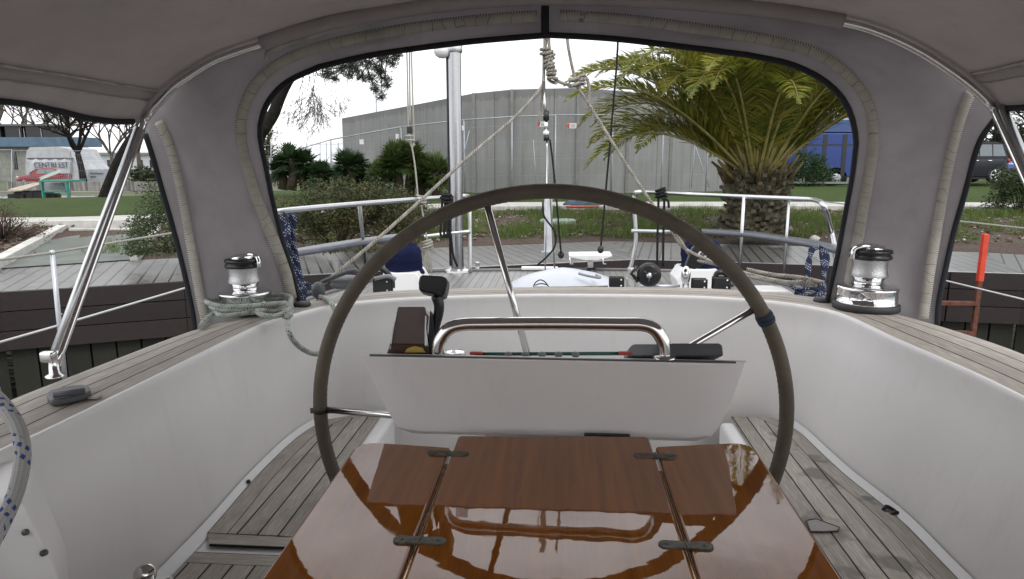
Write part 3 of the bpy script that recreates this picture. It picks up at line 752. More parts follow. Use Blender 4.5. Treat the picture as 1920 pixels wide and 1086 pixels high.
tubes('cam_jaw', [[PY(702, 523, YB-.03), PY(728, 518, YB-.03), PY(742, 524, YB-.03)]], .009, M['lgreyplas'], yacht)
# ratchet block (round, lying tilted)
rb = bpy.data.objects.new('ratchet_block', None); COL.objects.link(rb); rb.parent = yacht; rb['label'] = 'large round black ratchet block'
c = PY(1217, 515, YB)
MB().lathe([(0, -.02), (.038, -.02), (.050, -.012), (.046, 0), (.050, .012), (.038, .02), (0, .02)], c, 28, axis=(.12, 1, .1)).build('sheave', M['black'], rb)
for s in (-1, 1): pass
mb = MB(); mb.tube([c+V((-.05, -.005, .035)), c+V((-.075, -.005, .005)), c+V((-.045, -.005, -.03))], .009, 8); mb.build('becket', M['black'], rb)
MB().lathe([(0, -.028), (.008, -.027), (.010, -.02), (.014, -.02), (.014, -.018)], c, 14, axis=(.12, 1, .1)).build('axle', M['satin'], rb)
mb = MB()
for k in range(3):
    a = k*2.1+.4; mb.tube([c+V((cos(a)*.012, -.024, sin(a)*.012)), c+V((cos(a)*.03, -.023, sin(a)*.03))], .003, 6)
mb.build('ratchet_rib', M['greyplas'], rb)
# stanchion foot fitting, chrome standing block
mb = MB(); mb.box(PY(1183, 512, YB), (.028, .02, .045)); mb.box(PY(1176, 530, YB), (.008, .02, .04)); mb.box(PY(1190, 530, YB), (.008, .02, .04)); mb.lathe([(0, -.014), (.006, -.013), (.006, -.01)], PY(1183, 506, YB), 8, axis=(0, 1, 0))
mb.build('tang_fitting', M['satin'], yacht, bevel=.003)
mb = MB(); c = PY(1286, 517, YB); mb.ball(c, (.020, .014, .042)); mb.box(c+V((-.010, 0, -.045)), (.007, .02, .03)); mb.box(c+V((.010, 0, -.045)), (.007, .02, .03)); mb.build('chrome_block', M['chrome'], yacht)
MB().tube([PY(1200, 537, YB+.02), PY(1275, 536, YB+.02)], .006, 8).build('control_line_rod', M['satin'], yacht)
# big sheave block hung at the right
c = PY(1315, 477, 3.2); rb = bpy.data.objects.new('mainsheet_block', None); COL.objects.link(rb); rb.parent = yacht; rb['label'] = 'black mainsheet block held up by the flecked rope'
MB().prism([(-.075, -.055), (-.03, -.07), (.03, -.035), (.06, .02), (.04, .065), (-.0, .07), (-.045, .03)], -.018, .018, lambda u, v, w: c+V((u, w, v))).build('cheek', M['black'], rb, bevel=.006)
MB().lathe([(.012, -.021), (.017, -.024), (.02, -.021)], c, 20, axis=(0, 1, 0)).build('axle_ring', M['gel2'], rb)
MB().lathe([(0, -.0215), (.008, -.022), (.009, -.019)], c, 12, axis=(0, 1, 0)).build('axle', M['greyplas'], rb)
# left corner fittings: low drum with a dark curved handle
c = PZ(632, 549, ZC+.004)
hc = bpy.data.objects.new('small_winch', None); COL.objects.link(hc); hc.parent = yacht; hc['label'] = 'low grey drum with curved handle at left coaming corner'
c = PZ(636, 540, ZC)+V((0, .08, -.01))
MB().lathe([(.055, 0), (.062, .012), (.055, .02), (.06, .032), (.062, .04), (.03, .046), (0, .047)], c, 28).build('drum', M['greyplas'], hc)
tubes('handle', [[PY(603, 530, 2.45), PY(625, 520, 2.45), PY(655, 509, 2.45), PY(668, 509, 2.45), PY(676, 518, 2.45), PY(679, 540, 2.45)]], .009, M['greyplas'], hc, 10)
mb = MB(); mb.ball(PY(597, 545, 2.42), (.026, .026, .034)); mb.build('guide', M['greyplas'], hc)
# backstay + turnbuckle
bs = bpy.data.objects.new('backstay', None); COL.objects.link(bs); bs.parent = yacht; bs['label'] = 'wire backstay with white and black turnbuckle'
BY = 5.2
MB().tube([PY(1021, 172, BY), PY(1018, -200, BY-.3)], .006, 8).build('upper_wire', M['wire'], bs)
MB().tube([PY(1019, 172, BY), PY(1023, 215, BY)], .012, 8).build('toggle', M['satin'], bs)
MB().tube([PY(1024, 208, BY), PY(1024, 226, BY)], .022, 12).build('turnbuckle_collar', M['black'], bs)
MB().tube([PY(1024, 226, BY), PY(1024, 246, BY)], .014, 12).build('turnbuckle_screw', M['chrome'], bs)
MB().tube([PY(1024, 246, BY), PY(1024, 253, BY)], .022, 12).build('turnbuckle_band', M['gel2'], bs)
MB().tube([PY(1024, 253, BY), PY(1025, 264, BY)], .022, 12).build('turnbuckle_collar', M['black'], bs)
MB().tube([PY(1025, 264, BY), PY(1026, 280, BY), PY(1040, 505, BY)], .006, 8).build('lower_wire', M['wire'], bs)
MB().tube([PY(1026, 276, BY), PY(1024, 440, BY), PY(1022, 512, BY)], .005, 8).build('lower_wire', M['wire'], bs)
# small deck gear on the stern
for i, (a, b, w) in enumerate([(1000, 500, .06), (1145, 488, .04), (995, 503, .05)]):
    pass
mb = MB(); c = PZ(1012, 508, ZD); mb.box(c+V((0, 0, .02)), (.30, .05, .03)); mb.build('stern_cleat_pad', M['gel2'], yacht, bevel=.01)
c = PZ(895, 508, ZD); MB().lathe([(.03, 0), (.018, .02), (.014, .06), (.022, .07), (0, .075)], c, 14).build('deck_fitting', M['satin'], yacht)

# ================================================================ BIMINI
bim = thing('bimini_enclosure', 'taupe canvas bimini roof and rear panel on a bent stainless bow', 'bimini', (0, 1.95, ZC))
YBL = [(-1.5, 2.12), (-1.25, 2.20), (-1.08, 2.26), (-.95, 2.33), (-.86, 2.40), (-.6, 2.46), (.6, 2.52), (.85, 2.50), (1.0, 2.46), (1.15, 2.40), (1.3, 2.32), (1.5, 2.24)]
def surfY(x, z):
    w = max(0, min(1, (z+.24)/.56)); w = w*w*(3-2*w)*.5+w*.5
    return lerp(pw(x, YBL), 1.965, w)
def PS(px, py, off=0):
    y = 2.0
    for _ in range(40): p = PY(px, py, y); y = .6*y+.4*surfY(p.x, p.z)
    p = PY(px, py, y)
    q = p.normalized()
    return p-q*off
openpx = [(566, 585), (562, 570), (548, 510), (530, 450), (512, 380), (500, 320), (488, 262), (488, 235), (496, 205), (514, 176), (545, 150), (600, 125), (700, 103), (850, 82), (940, 73), (1030, 66), (1110, 70), (1200, 78), (1400, 103), (1480, 120), (1540, 148), (1580, 185), (1600, 230), (1605, 270), (1598, 330), (1585, 400), (1570, 480), (1552, 560), (1549, 574)]
bowpx = [(266, 236), (285, 205), (300, 188), (325, 162), (350, 144), (400, 113), (440, 97), (490, 81), (600, 48), (700, 28), (800, 12), (900, 2), (1022, -4), (1150, -2), (1300, 6), (1450, 20), (1580, 40), (1650, 60), (1720, 92), (1780, 130), (1820, 160), (1850, 188), (1868, 212)]
sideL = [(366, 622), (360, 580), (345, 510), (325, 430), (305, 360), (285, 290), (272, 250)]
sideR = [(1866, 222), (1835, 270), (1810, 360), (1790, 430), (1772, 510), (1760, 570), (1757, 612)]
def s2(p): return [V((a.x, a.y, 0)) for a in smooth([V((x, y, 0)) for x, y in p], 8)]
def sub2(lst, a, b, n): return resample(s2(lst)[:] if a is None else s2(lst[a:b+1]), n)
segs = [((0, 7), sideL, 18), ((7, 11), bowpx[0:8], 14), ((11, 15), bowpx[7:13], 16), ((15, 18), bowpx[12:17], 16), ((18, 23), bowpx[16:23], 14), ((23, 28), sideR, 18)]
In = []; Out = []
for (a, b), outl, n in segs:
    i_ = resample(s2(openpx[a:b+1]), n); o_ = resample(s2(outl), n)
    if In: i_ = i_[1:]; o_ = o_[1:]
    In += i_; Out += o_
rows = []
def wrinkle(p):
    n1 = noise.noise(V((p.x*3.2, p.z*1.2, 1.3)))*.018+noise.noise(V((p.x*10+p.z*3, p.z*3.0, 4.3)))*.011+.010*(1-abs(noise.noise(V((p.x*7-p.z*5, p.z*4, 9.3)))))**6
    return n1
for k in range(25):
    t = k/24; r = []
    for a, b in zip(In, Out):
        q = a.lerp(b, t); p = PS(q.x, q.y); e = sin(pi*min(1, max(0, t)))
        # fullness around the right winch
        bul = .03*math.exp(-(((q.x-1720)/45)**2+((q.y-500)/90)**2))
        r.append(p+V((0, (wrinkle(p)*e)+bul, 0)))
    rows.append(r)
panel = MB().grid(rows).build('rear_panel', M['canvas'], bim, solid=.003)
panel['label'] = 'rear canvas panel with a large open window'
MB().tube([PS(p.x, p.y, .004) for p in In], .0085, 8).build('window_piping', M['piping'], panel)
MB().tube([PS(p.x, p.y, .002) for p in resample(s2(sideL), 40)], .0085, 8).build('edge_piping', M['piping'], panel)
MB().tube([PS(p.x, p.y, .002) for p in resample(s2(sideR), 40)], .0085, 8).build('edge_piping', M['piping'], panel)
def strip(px, w, n, name, mat, par, off=.006, flip=False, taper=None):
    P2 = resample(s2(px), n); A = []; B = []; Ls = [0]
    for i, p in enumerate(P2):
        t = (P2[min(i+1, n-1)]-P2[max(i-1, 0)]).normalized(); nn = V((-t.y, t.x, 0))*(-1 if flip else 1)
        A.append(PS(p.x-nn.x*w/2, p.y-nn.y*w/2, off+.004)); B.append(PS(p.x+nn.x*w/2, p.y+nn.y*w/2, off+.004))
        if i: Ls.append(Ls[-1]+(A[-1]-A[-2]).length)
    nz = [noise.noise(p*9)*.002 for p in A]
    A = [p+V((0, z, 0)) for p, z in zip(A, nz)]
    C_ = [(a+b)/2-(a.normalized())*.002 for a, b in zip(A, B)]
    return MB().grid([A, C_, B], [[0.]*n, [.5]*n, [1.]*n], [Ls]*3).build(name, mat, par, solid=.0015)
tw1 = [(549, 560), (535, 510), (515, 455), (492, 400), (472, 345), (457, 290), (451, 245), (456, 205), (476, 162), (515, 124), (570, 98), (640, 78), (740, 58), (850, 43), (930, 35), (1008, 30)]
tw2 = [(1050, 29), (1120, 33), (1200, 40), (1350, 60), (1480, 84), (1545, 108), (1595, 145), (1628, 195), (1638, 245), (1635, 295), (1625, 355), (1612, 430), (1598, 500), (1588, 555)]
strip(tw1, 21, 90, 'zip_tape', M['tape'], panel, flip=True)
strip(tw2, 21, 90, 'zip_tape', M['tape'], panel, flip=True)
strip([(296, 228), (318, 275), (333, 330), (347, 400), (361, 480), (376, 560), (386, 606)], 17, 60, 'zip_tape', M['tape'], panel)
strip([(1820, 172), (1800, 225), (1783, 290), (1768, 365), (1755, 440), (1742, 520), (1731, 598)], 20, 60, 'zip_tape', M['tape'], panel, flip=True)
strip([(499, 112), (503, 98), (530, 86), (640, 52), (760, 28), (900, 10), (1020, 4), (1160, 7), (1300, 16), (1450, 30), (1572, 49)], 9, 90, 'seam_binding', M['seam'], panel, off=.012)
strip([(1022, 0), (1022, 67)], 15, 8, 'centre_strap', M['piping'], panel, off=.010)
# bow tube
BYY = 1.945
bow3 = [PY(a, b+3, BYY) for a, b in bowpx]
footL = PZ(104, 706, ZC)+V((0, 0, .02)); footR = V((1.215, 1.50, ZC+.02))
# leg bends smoothly from hoop
legL = [footL, footL.lerp(bow3[0], .35), footL.lerp(bow3[0], .72)]
legR = [bow3[-1].lerp(footR, .28), bow3[-1].lerp(footR, .65), footR]
frame = bpy.data.objects.new('bow_frame', None); COL.objects.link(frame); frame.parent = bim
MB().tube(smooth(legL+bow3+legR, 6), .0102, 14).build('bow_tube', M['steel'], frame)
def slv(p, q, name, cap):
    d = V((.0, -.012, .0)); return
offL = V((-.007, -.009, .002)); offR = V((.007, -.009, .002))
MB().tube([footL.lerp(bow3[0], .06)+offL, footL.lerp(bow3[0], .5)+offL, bow3[0]+offL+V((0, 0, -.005))], .0100, 14).build('brace_tube', M['satin'], frame)
MB().tube([bow3[-1]+offR+V((0, 0, .02)), bow3[-1].lerp(footR, .5)+offR, footR+offR*.9], .0100, 14).build('brace_tube', M['satin'], frame)
for ft, of in ((footL, offL), (footR, offR)):
    mb = MB(); mb.box(ft+of*.5+V((0, -.005, .03)), (.034, .022, .026)); mb.build('foot_clamp', M['steel'], frame, bevel=.006)
    MB().lathe([(.021, -.02), (.021, -.016), (.012, -.012), (.011, .02)], ft+V((0, 0, 0)), 20).build('foot_plate', M['steel'], frame)
# canvas sleeve hiding the bow in the middle
bowS = smooth([PY(a, b-1, BYY+.004) for a, b in bowpx[7:17]], 6)
MB().tube(bowS, .021, 12).build('bow_sleeve', M['roofcanvas'], panel)
for q in (bowpx[7], bowpx[16]): pass
# roof
prof_ = resample(smooth([PY(a, b, 1.965)+V((0, 0, .012)) for a, b in bowpx], 6), 70)
rows = []
for i in range(34):
    y = lerp(1.985, -2.6, (i/33)**1.25); r = []  # roof runs on unseen behind the camera, lengthened to cut light from there
    f = max(0, (1.98-y)/1.0)
    for k, p in enumerate(prof_):
        s = k/69; e = abs(2*s-1)
        z = p.z-.022*sin(min(pi, f*pi*.9))*(1-e**6)+.02*min(1, f*4)*(1-e**4)
        x = p.x*(1+.02*min(1, f*2)*e**4)
        ed = max(0, (e-.93)/.07)
        z += ed*(.012*sin(y*9+.6)*min(1, f*5)+.03*min(f, .8)*.6*ed)
        n_ = noise.noise(V((x*2.2, y*2.6, 3)))*.018+noise.noise(V((x*6, y*4, 9)))*.009
        r.append(V((x, y, z+n_*min(1, f*6)*(1-e**8))))
    rows.append(r)
roof = MB().grid(rows).build('roof_panel', M['roofcanvas'], bim, solid=.003)
for k, nm in ((0, 'L'), (69, 'R')):
    MB().tube([r[k] for r in rows[1:]], .0095, 8).build('roof_edge_piping', M['piping'], roof)
def roofstrip(ka, kb):
    A = []; B = []; mid = []
    for r in rows[1:]:
        def at(k): i = int(k); return r[i].lerp(r[min(i+1, 69)], k-i)
        A.append(at(ka)+V((0, 0, -.006))); B.append(at(kb)+V((0, 0, -.006))); mid.append((A[-1]+B[-1])/2+V((0, 0, -.004)))
    return [A, mid, B]
for ka, kb in ((2.2, 3.3), (66.4, 65.3)):
    q = roofstrip(ka, kb); MB().grid(q).build('roof_hem', M['roofcanvas'], roof, solid=.002)
    MB().tube([p+V((0, 0, -.001)) for p in q[0]], .0035, 6).build('hem_binding', M['seam'], roof); MB().tube([p+V((0, 0, -.001)) for p in q[2]], .0035, 6).build('hem_binding', M['seam'], roof)
# seam line across the roof
# ================================================================ COCKPIT TABLE
ZT = -.58
tbl = thing('cockpit_table', 'glossy varnished mahogany drop leaf table with tarnished hinges', 'table', (0, 1.0, ZF+.01))
def rounded(pts, rads, n=6):
    out = []; m = len(pts)
    for i, (p, r) in enumerate(zip(pts, rads)):
        p = V((*p, 0)); a = V((*pts[i-1], 0)); b = V((*pts[(i+1) % m], 0))
        if r == 0: out.append((p.x, p.y)); continue
        u = (a-p).normalized(); v = (b-p).normalized()
        for k in range(n+1):
            t = k/n; q = (p+u*r)*(1-t)**2+p*2*t*(1-t)+(p+v*r)*t*t; out.append((q.x, q.y))
    return out
fz = lambda u, v, w: V((u, v, w))
gl = -.2165; gR = .2005
MB().prism(rounded([(gl+.004, .30), (gR-.004, .30), (gR-.004, 1.402), (gl+.004, 1.378)], [0, 0, .012, .012]), ZT-.028, ZT, fz).build('table_centre', M['varnish'], tbl, bevel=.005, seg=3)
MB().prism(rounded([(-.414, .30), (gl-.004, .30), (gl-.004, 1.318), (-.418, 1.336)], [0, 0, .006, .05]), ZT-.028, ZT-.001, fz).build('table_leaf', M['varnish'], tbl, bevel=.005, seg=3)['label'] = 'left hinged table leaf'
MB().prism(rounded([(gR+.004, .30), (.404, .30), (.408, 1.390), (gR+.004, 1.352)], [0, 0, .05, .006]), ZT-.028, ZT-.001, fz).build('table_leaf', M['varnish'], tbl, bevel=.005, seg=3)['label'] = 'right hinged table leaf'
def hinge(a, b):
    c = PZ(a, b, ZT+.001); o = []
    for k in range(24):
        t = 2*pi*k/24; x = cos(t); y = sin(t)
        o.append((c.x+(.026 if x > 0 else -.026)*(abs(x) > .2)+x*.016*1.0, c.y+y*.0125*(1-.25*math.exp(-((x)/.25)**2))))
    h = MB().prism(o, ZT-.002, ZT+.0022, fz).build('hinge', M['bronze'], tbl, bevel=.001)
    for s in (-1, 1):
        MB().lathe([(0, .0034), (.0035, .003), (.004, .002)], V((c.x+s*.028, c.y, ZT)), 10).build('hinge_screw', M['bronze'], h)
    MB().tube([V((c.x, c.y-.012, ZT+.001)), V((c.x, c.y+.012, ZT+.001))], .003, 8).build('hinge_pin', M['bronze'], h)
for a, b in ((840, 850), (1229, 855), (787, 1013), (1286, 1022)): hinge(a, b)
MB().box((-.008, 1.0, -.96), (.14, .5, .66)).build('table_base', M['gel'], tbl, bevel=.02)
M['brass'] = steel('brass_rod', (.7, .45, .25), .25)
for x in (gl, gR): MB().tube([V((x, .45, ZT-.010)), V((x, 1.25, ZT-.010))], .0035, 8).build('hinge_rod', M['brass'], tbl)

# ================================================================ LOOSE THINGS ON THE CONSOLE
zt = front[0][0].z
g = thing('instrument_pod', 'grey plastic two-part instrument housing lying at the right end of the console', 'instrument', PY(1290, 667, 1.42))
slab([(1255, 646), (1262, 643.5), (1348, 643.5), (1355, 647), (1357, 668), (1255, 668)], 1.405, 1.50, 'large_housing', M['greyplas'], g, .004)
slab([(1176, 660), (1183, 648), (1190, 645), (1240, 645), (1246, 668), (1176, 668)], 1.425, 1.50, 'small_housing', M['lgreyplas'], g, .004)
g = thing('green_flag_pole', 'thin green rod with grey rings and red end caps lying behind the grab rail', 'rod', PY(1030, 665, 1.42))
MB().tube([PY(890, 664, 1.435), PY(1172, 663, 1.435)], .004, 10).build('rod', M['green'], g)
for x in (953, 985, 1016, 1047, 1079): MB().ball(PY(x, 665, 1.43), (.0095, .009, .0065)).build('ring', M['lgreyplas'], g)
for x in (893, 1172): MB().box(PY(x, 662, 1.43), (.028, .012, .007)).build('end_cap', M['red'], g, bevel=.002)
c = PY(852, 663, 1.43); tag(MB().lathe([(.022, -.005), (.026, 0), (.022, .005), (.012, .004), (0, .003)], c, 24).build('chrome_button_ring', M['chrome'], None), 'small chrome ring fitting beside the left foot of the grab rail', 'fitting')

# ================================================================ ROPES
def rope(name, pts, r, mat, label, cat='rope', seg=10, sm=8, group=None, extra=None):
    mb = MB(); mb.tube(smooth(pts, sm), r, seg)
    for q in (extra or []): mb.tube(smooth(q, sm), r, seg)
    o = mb.build(name, mat); tag(o, label, cat, group); return o
def knot(c, R, r, seed, turns=3):
    rnd = random.Random(seed); pts = []
    for k in range(turns*10):
        a = 2*pi*k/10; pts.append(V(c)+V((cos(a)*R*(.8+.4*rnd.random()), sin(a)*R*.9, (k/(turns*10)-.5)*R*1.9+R*.25*sin(a+seed))))
    return pts
# mainsheet bridle, left leg + chained knots
YM = 3.3
a = [PY(1023, -60, YM), PY(1024, 66, YM), PY(1020, 100, YM), PY(1019, 150, YM), PY(1012, 168, YM), PY(965, 220, YM-.08), PY(880, 293, YM-.25), PY(790, 375, YM-.43), PY(700, 455, YM-.62), PY(640, 505, YM-.76), PY(603, 535, 2.44)]
ex = [[PY(1029, -60, YM), PY(1029, 66, YM-.01), PY(1031, 95, YM-.01), PY(1034, 120, YM), PY(1036, 145, YM)]]
for i, (x, y, R) in enumerate([(1022, 97, .020), (1031, 104, .018), (1030, 120, .019), (1033, 133, .018), (1036, 146, .020)]):
    ex.append(knot(PY(x, y, YM-.01), R, .008, i, 2))
ex.append([PY(1036, 146, YM), PY(1052, 155, YM), PY(1076, 162, YM)])
ex.append([PY(1019, 150, YM-.01), PY(1016, 190, YM+.05), PY(1012, 215, YM+.05), PY(1010, 232, YM+.05)])
rope('mainsheet_rope', a, .0074, M['rope_grey'], 'pale flecked rope from the chained knots slanting down left behind the wheel', extra=ex)
b = [PY(1058, -60, YM), PY(1063, 68, YM), PY(1078, 148, YM), PY(1084, 165, YM), PY(1110, 205, YM), PY(1150, 270, YM-.03), PY(1190, 333, YM-.05), PY(1225, 385, YM-.07), PY(1268, 440, YM-.1), PY(1300, 484, 3.2), PY(1345, 497, 3.1), PY(1400, 518, 2.9), PY(1480, 530, 2.75), PY(1530, 535, 2.62)]
ex = [knot(PY(1078, 155, YM-.01), .026, .008, 7, 2), knot(PY(1090, 150, YM-.01), .018, .008, 9, 2), [PY(1090, 148, YM), PY(1098, 146, YM), PY(1103, 155, YM), PY(1105, 180, YM), PY(1103, 195, YM)],
      [PY(1258, 432, 3.25), PY(1290, 470, 3.2), PY(1385, 508, 2.95), PY(1470, 528, 2.75), PY(1520, 528, 2.62)], [PY(1400, 505, 2.75), PY(1450, 515, 2.70), PY(1500, 520, 2.65), PY(1545, 530, 2.6)]]
rope('mainsheet_rope', b, .0074, M['rope_grey'], 'pale flecked rope slanting down right to the black mainsheet block', extra=ex)
# rope on the left winch
rp = []; cx = wl
import itertools
for k in range(36):
    a_ = 2*pi*k/12+.3; R = .098+.006*(k//12)+.006*sin(k*1.7)
    rp.append(cx+V((cos(a_)*R*1.10+(.03 if cos(a_) > 0 else 0), sin(a_)*R*.92, .014+.012*(k//12)+.004*sin(k*2.1))))
bl = []
for k in range(16):
    a_ = 2*pi*k/12-.6; bl.append(PZ(515, 590, ZC+.02)+V((cos(a_)*.05, sin(a_)*.055, .018*(k/16)+.006*sin(k))))
tail = [PZ(538, 592, ZC+.03), PZ(545, 590, ZC+.02), PZ(540, 600, ZC+.01), PT(541, 622, 2.0), PT(556, 645, 2.04), PT(578, 660, 2.08), PT(600, 663, 2.12), PT(620, 650, 2.18), PT(632, 620, 2.22), PT(632, 595, 2.24), PT(622, 570, 2.27), PZ(612, 560, ZC+.014), PZ(600, 556, ZC+.016)]
lead = [PZ(376, 614, ZC+.012), PZ(383, 604, ZC+.012), PZ(402, 588, ZC+.016), PZ(430, 592, ZC+.02), rp[0]]
rope('winch_rope', rp, .0082, M['rope_green'], 'white and green rope coiled round the left winch and looping down the cockpit wall', extra=[bl, tail, lead])
# blue-white rope at left edge
rope('hanging_rope', [V((-1.13, .80, ZC+.02)), V((-1.05, .95, ZC+.03)), PT(-40, 728, 1.14), PT(-8, 745, 1.12), PT(20, 778, 1.10), PT(38, 815, 1.08), PT(42, 860, 1.06), PT(32, 915, 1.04), PT(12, 965, 1.02), PT(-8, 1005, 1.0), PT(-40, 1060, 1.0)], .0115, M['rope_blue'], 'thick white rope with blue flecks hanging at the left edge', sm=10, seg=14)
# navy coil left edge of window
rnd = random.Random(3); ex = []
for k in range(5):
    x = 528+k*4.5; y0 = 2.75
    ex.append([PY(x+3, 398+4*k, y0+.02*k), PY(x-4, 430, y0), PY(x-2+3*sin(k), 470, y0), PY(x+8, 520, y0), PY(x+16, 556, y0-.04), PY(x+26, 552, y0-.02), PY(x+14, 500, y0+.02), PY(x+4, 440, y0+.03), PY(x+8, 402, y0+.02)])
rope('rope_coil', ex[0], .0088, M['rope_navy'], 'navy rope with white flecks hung in a long coil behind the left canvas edge', extra=ex[1:]+[[PY(560, 540, 2.7), PY(580, 548, 2.66), PY(600, 560, 2.62), PY(585, 570, 2.6), PY(560, 560, 2.6)], [PY(565, 530, 2.7), PY(590, 538, 2.66), PY(604, 552, 2.62)]])
ex = []
for k in range(3):
    ex.append([PY(1525-3*k, 468, 2.95), PY(1512+3*k, 500, 2.9), PY(1520-5*k, 535, 2.85), PY(1500, 550, 2.8), PY(1530+5*k, 552, 2.8), PY(1545, 520, 2.88), PY(1552-6*k, 480, 2.95), PY(1538, 464, 2.97), PY(1525-3*k, 468, 2.95)])
rope('rope_coil', ex[0], .0082, M['rope_navy'], 'navy rope coil hanging behind the right canvas edge', extra=ex[1:]+[[PY(1480, 535, 2.8), PY(1500, 545, 2.78), PY(1520, 540, 2.76), PY(1535, 548, 2.76), PY(1515, 556, 2.76), PY(1490, 548, 2.78)], [PY(1485, 525, 2.8), PY(1510, 530, 2.78), PY(1530, 536, 2.77)]])
# pale falls left of the pole
YL = 5.0
rope('flag_halyard', [PY(761, 0, YL), PY(763, 105, YL), PY(766, 235, YL), PY(770, 262, YL), PY(778, 310, YL), PY(784, 372, YL)], .006, M['rope_white'], 'pale halyard with small block hanging down to the left rail', extra=[[PY(770, 0, YL), PY(768, 105, YL), PY(769, 235, YL)], [PY(777, 0, YL), PY(772, 105, YL), PY(776, 255, YL), PY(772, 275, YL), PY(768, 262, YL)], knot(PY(770, 262, YL), .03, .008, 4, 2), knot(PY(789, 374, YL-.02), .035, .009, 5, 3),
    [PY(790, 385, YL), PY(796, 420, YL), PY(801, 450, YL)], knot(PY(802, 458, YL), .035, .008, 8, 3)]+[[PY(802, 462, YL), PY(796+4*k, 490, YL), PY(795+4.5*k, 512, YL+.02)] for k in range(4)])
MB_ = MB().box(PY(768, 244, YL), (.04, .02, .05)); tag(MB_.build('small_block', M['black'], None, bevel=.006), 'small black block at the lower end of the pale halyard', 'block')
def bl_cord(name, runs, label, r=.0075): 
    return rope(name, runs[0], r, M['rope_black'], label, 'cord', 8, 6, extra=runs[1:])
bl_cord('black_cord', [[PY(1160, -40, 5.2), PY(1158, 90, 5.2), PY(1148, 220, 5.2), PY(1137, 345, 5.2), PY(1126, 470, 5.2)]], 'long straight black cord right of the backstay')
bl_cord('black_cord', [[PY(1031, 262, 5.15), PY(1036, 300, 5.15), PY(1043, 370, 5.15), PY(1052, 475, 5.15)]], 'black cord running down beside the turnbuckle', .007)
bl_cord('black_cord', [[PY(1018, 378, 5.1), PY(1020, 405, 5.1), PY(1040, 435, 5.1), PY(1040, 462, 5.1), PY(1025, 482, 5.1), PY(1008, 497, 5.1)]], 'curved black cord on the pale dock post', .007)
for (x, y) in ((1052, 478), (1126, 468)): tag(MB().ball(PY(x, y, 5.17), (.025, .02, .03)).build('rubber_stopper', M['black']), 'black knob at the foot of the %s black cord' % ('left' if x < 1100 else 'right'), 'stopper')
ex = []
for k, (x, t) in enumerate([(1235, 0), (1246, 1)]): ex.append([PY(x, 362, 5.2), PY(x-1, 400, 5.2), PY(x-2, 440, 5.2), PY(x-3, 500, 5.2)])
ex.append(knot(PY(1240, 362, 5.2), .035, .01, 2, 3)); ex.append([PY(1240, 372, 5.15), PY(1252, 376, 5.15), PY(1254, 390, 5.15)])
bl_cord('black_cord', ex, 'pair of black cords knotted on the right gate rail', .009)
ex = [[PY(830+5*k, 364, 5.0), PY(828+6*k, 400, 5.0), PY(826+7*k, 438, 5.0), PY(832+6*k, 442, 5.0), PY(836+4*k, 400, 5.0), PY(835+4*k, 366, 5.0)] for k in range(3)]+[knot(PY(838, 372, 5.0), .04, .01, 12, 3), [PY(838, 372, 5.0), PY(845, 440, 5.03), PY(850, 480, 5.05), PY(858, 500, 5.06)]]
bl_cord('black_cord', ex, 'bunch of black cords tied to the left rail by the thick pole', .009)
bl_cord('black_cord', [[PY(1000, 538, 3.0), PY(1004, 530, 3.0), PY(1013, 525, 3.0), PY(1022, 529, 3.0), PY(1029, 538, 3.0)], [PY(1003, 535, 3.0), PY(1014, 532, 3.0), PY(1026, 534, 3.0)]], 'small black loop of cord in front of the white hatch', .0025)
rope('control_line', [PY(1000, 539, 2.85), PY(1060, 539, 2.85), PY(1140, 537, 2.85)], .004, M['rope_grey'], 'thin flecked line lying along the aft coaming', sm=6)
# navy canvas covers
def cover(c, r, name, lab, seed):
    rows = []
    for i in range(22):
        t = i/21; row = []
        pr = pw(t, [(0, 1.0), (.06, 1.06), (.18, .93), (.5, .99), (.75, .95), (.88, .78), (.96, .45), (1, 0)])
        hz = pw(t, [(0, 0), (.75, .80), (.9, .97), (1, 1.0)])
        for k in range(44):
            a = 2*pi*k/44
            n = 1+.10*noise.noise(V((cos(a)*1.4+seed, sin(a)*1.4, t*2)))+.05*abs(noise.noise(V((cos(a)*3+seed, sin(a)*3, t*5+seed))))+.035*sin(a*7+seed+t*4)*(1-t)
            row.append(c+V((cos(a)*r*pr*n+.04*hz*r*sin(seed), sin(a)*r*pr*n, hz*r*1.5+noise.noise(V((cos(a)*2, sin(a)*2, seed)))*.03*(t > .5)+.012*noise.noise(V((a*3, t*9, seed))))))
        rows.append(row)
    o = MB().grid(rows, wrap=True).build(name, M['bluecover']); tag(o, lab, 'cover', 'navy winch covers'); return o
cover(PY(757, 514, 4.6), .132, 'winch_cover', 'navy canvas winch cover on white plinth near the left stern rail', 1)
cover(PY(1315, 508, 4.6), .135, 'winch_cover', 'navy canvas winch cover behind the black mainsheet block', 5)

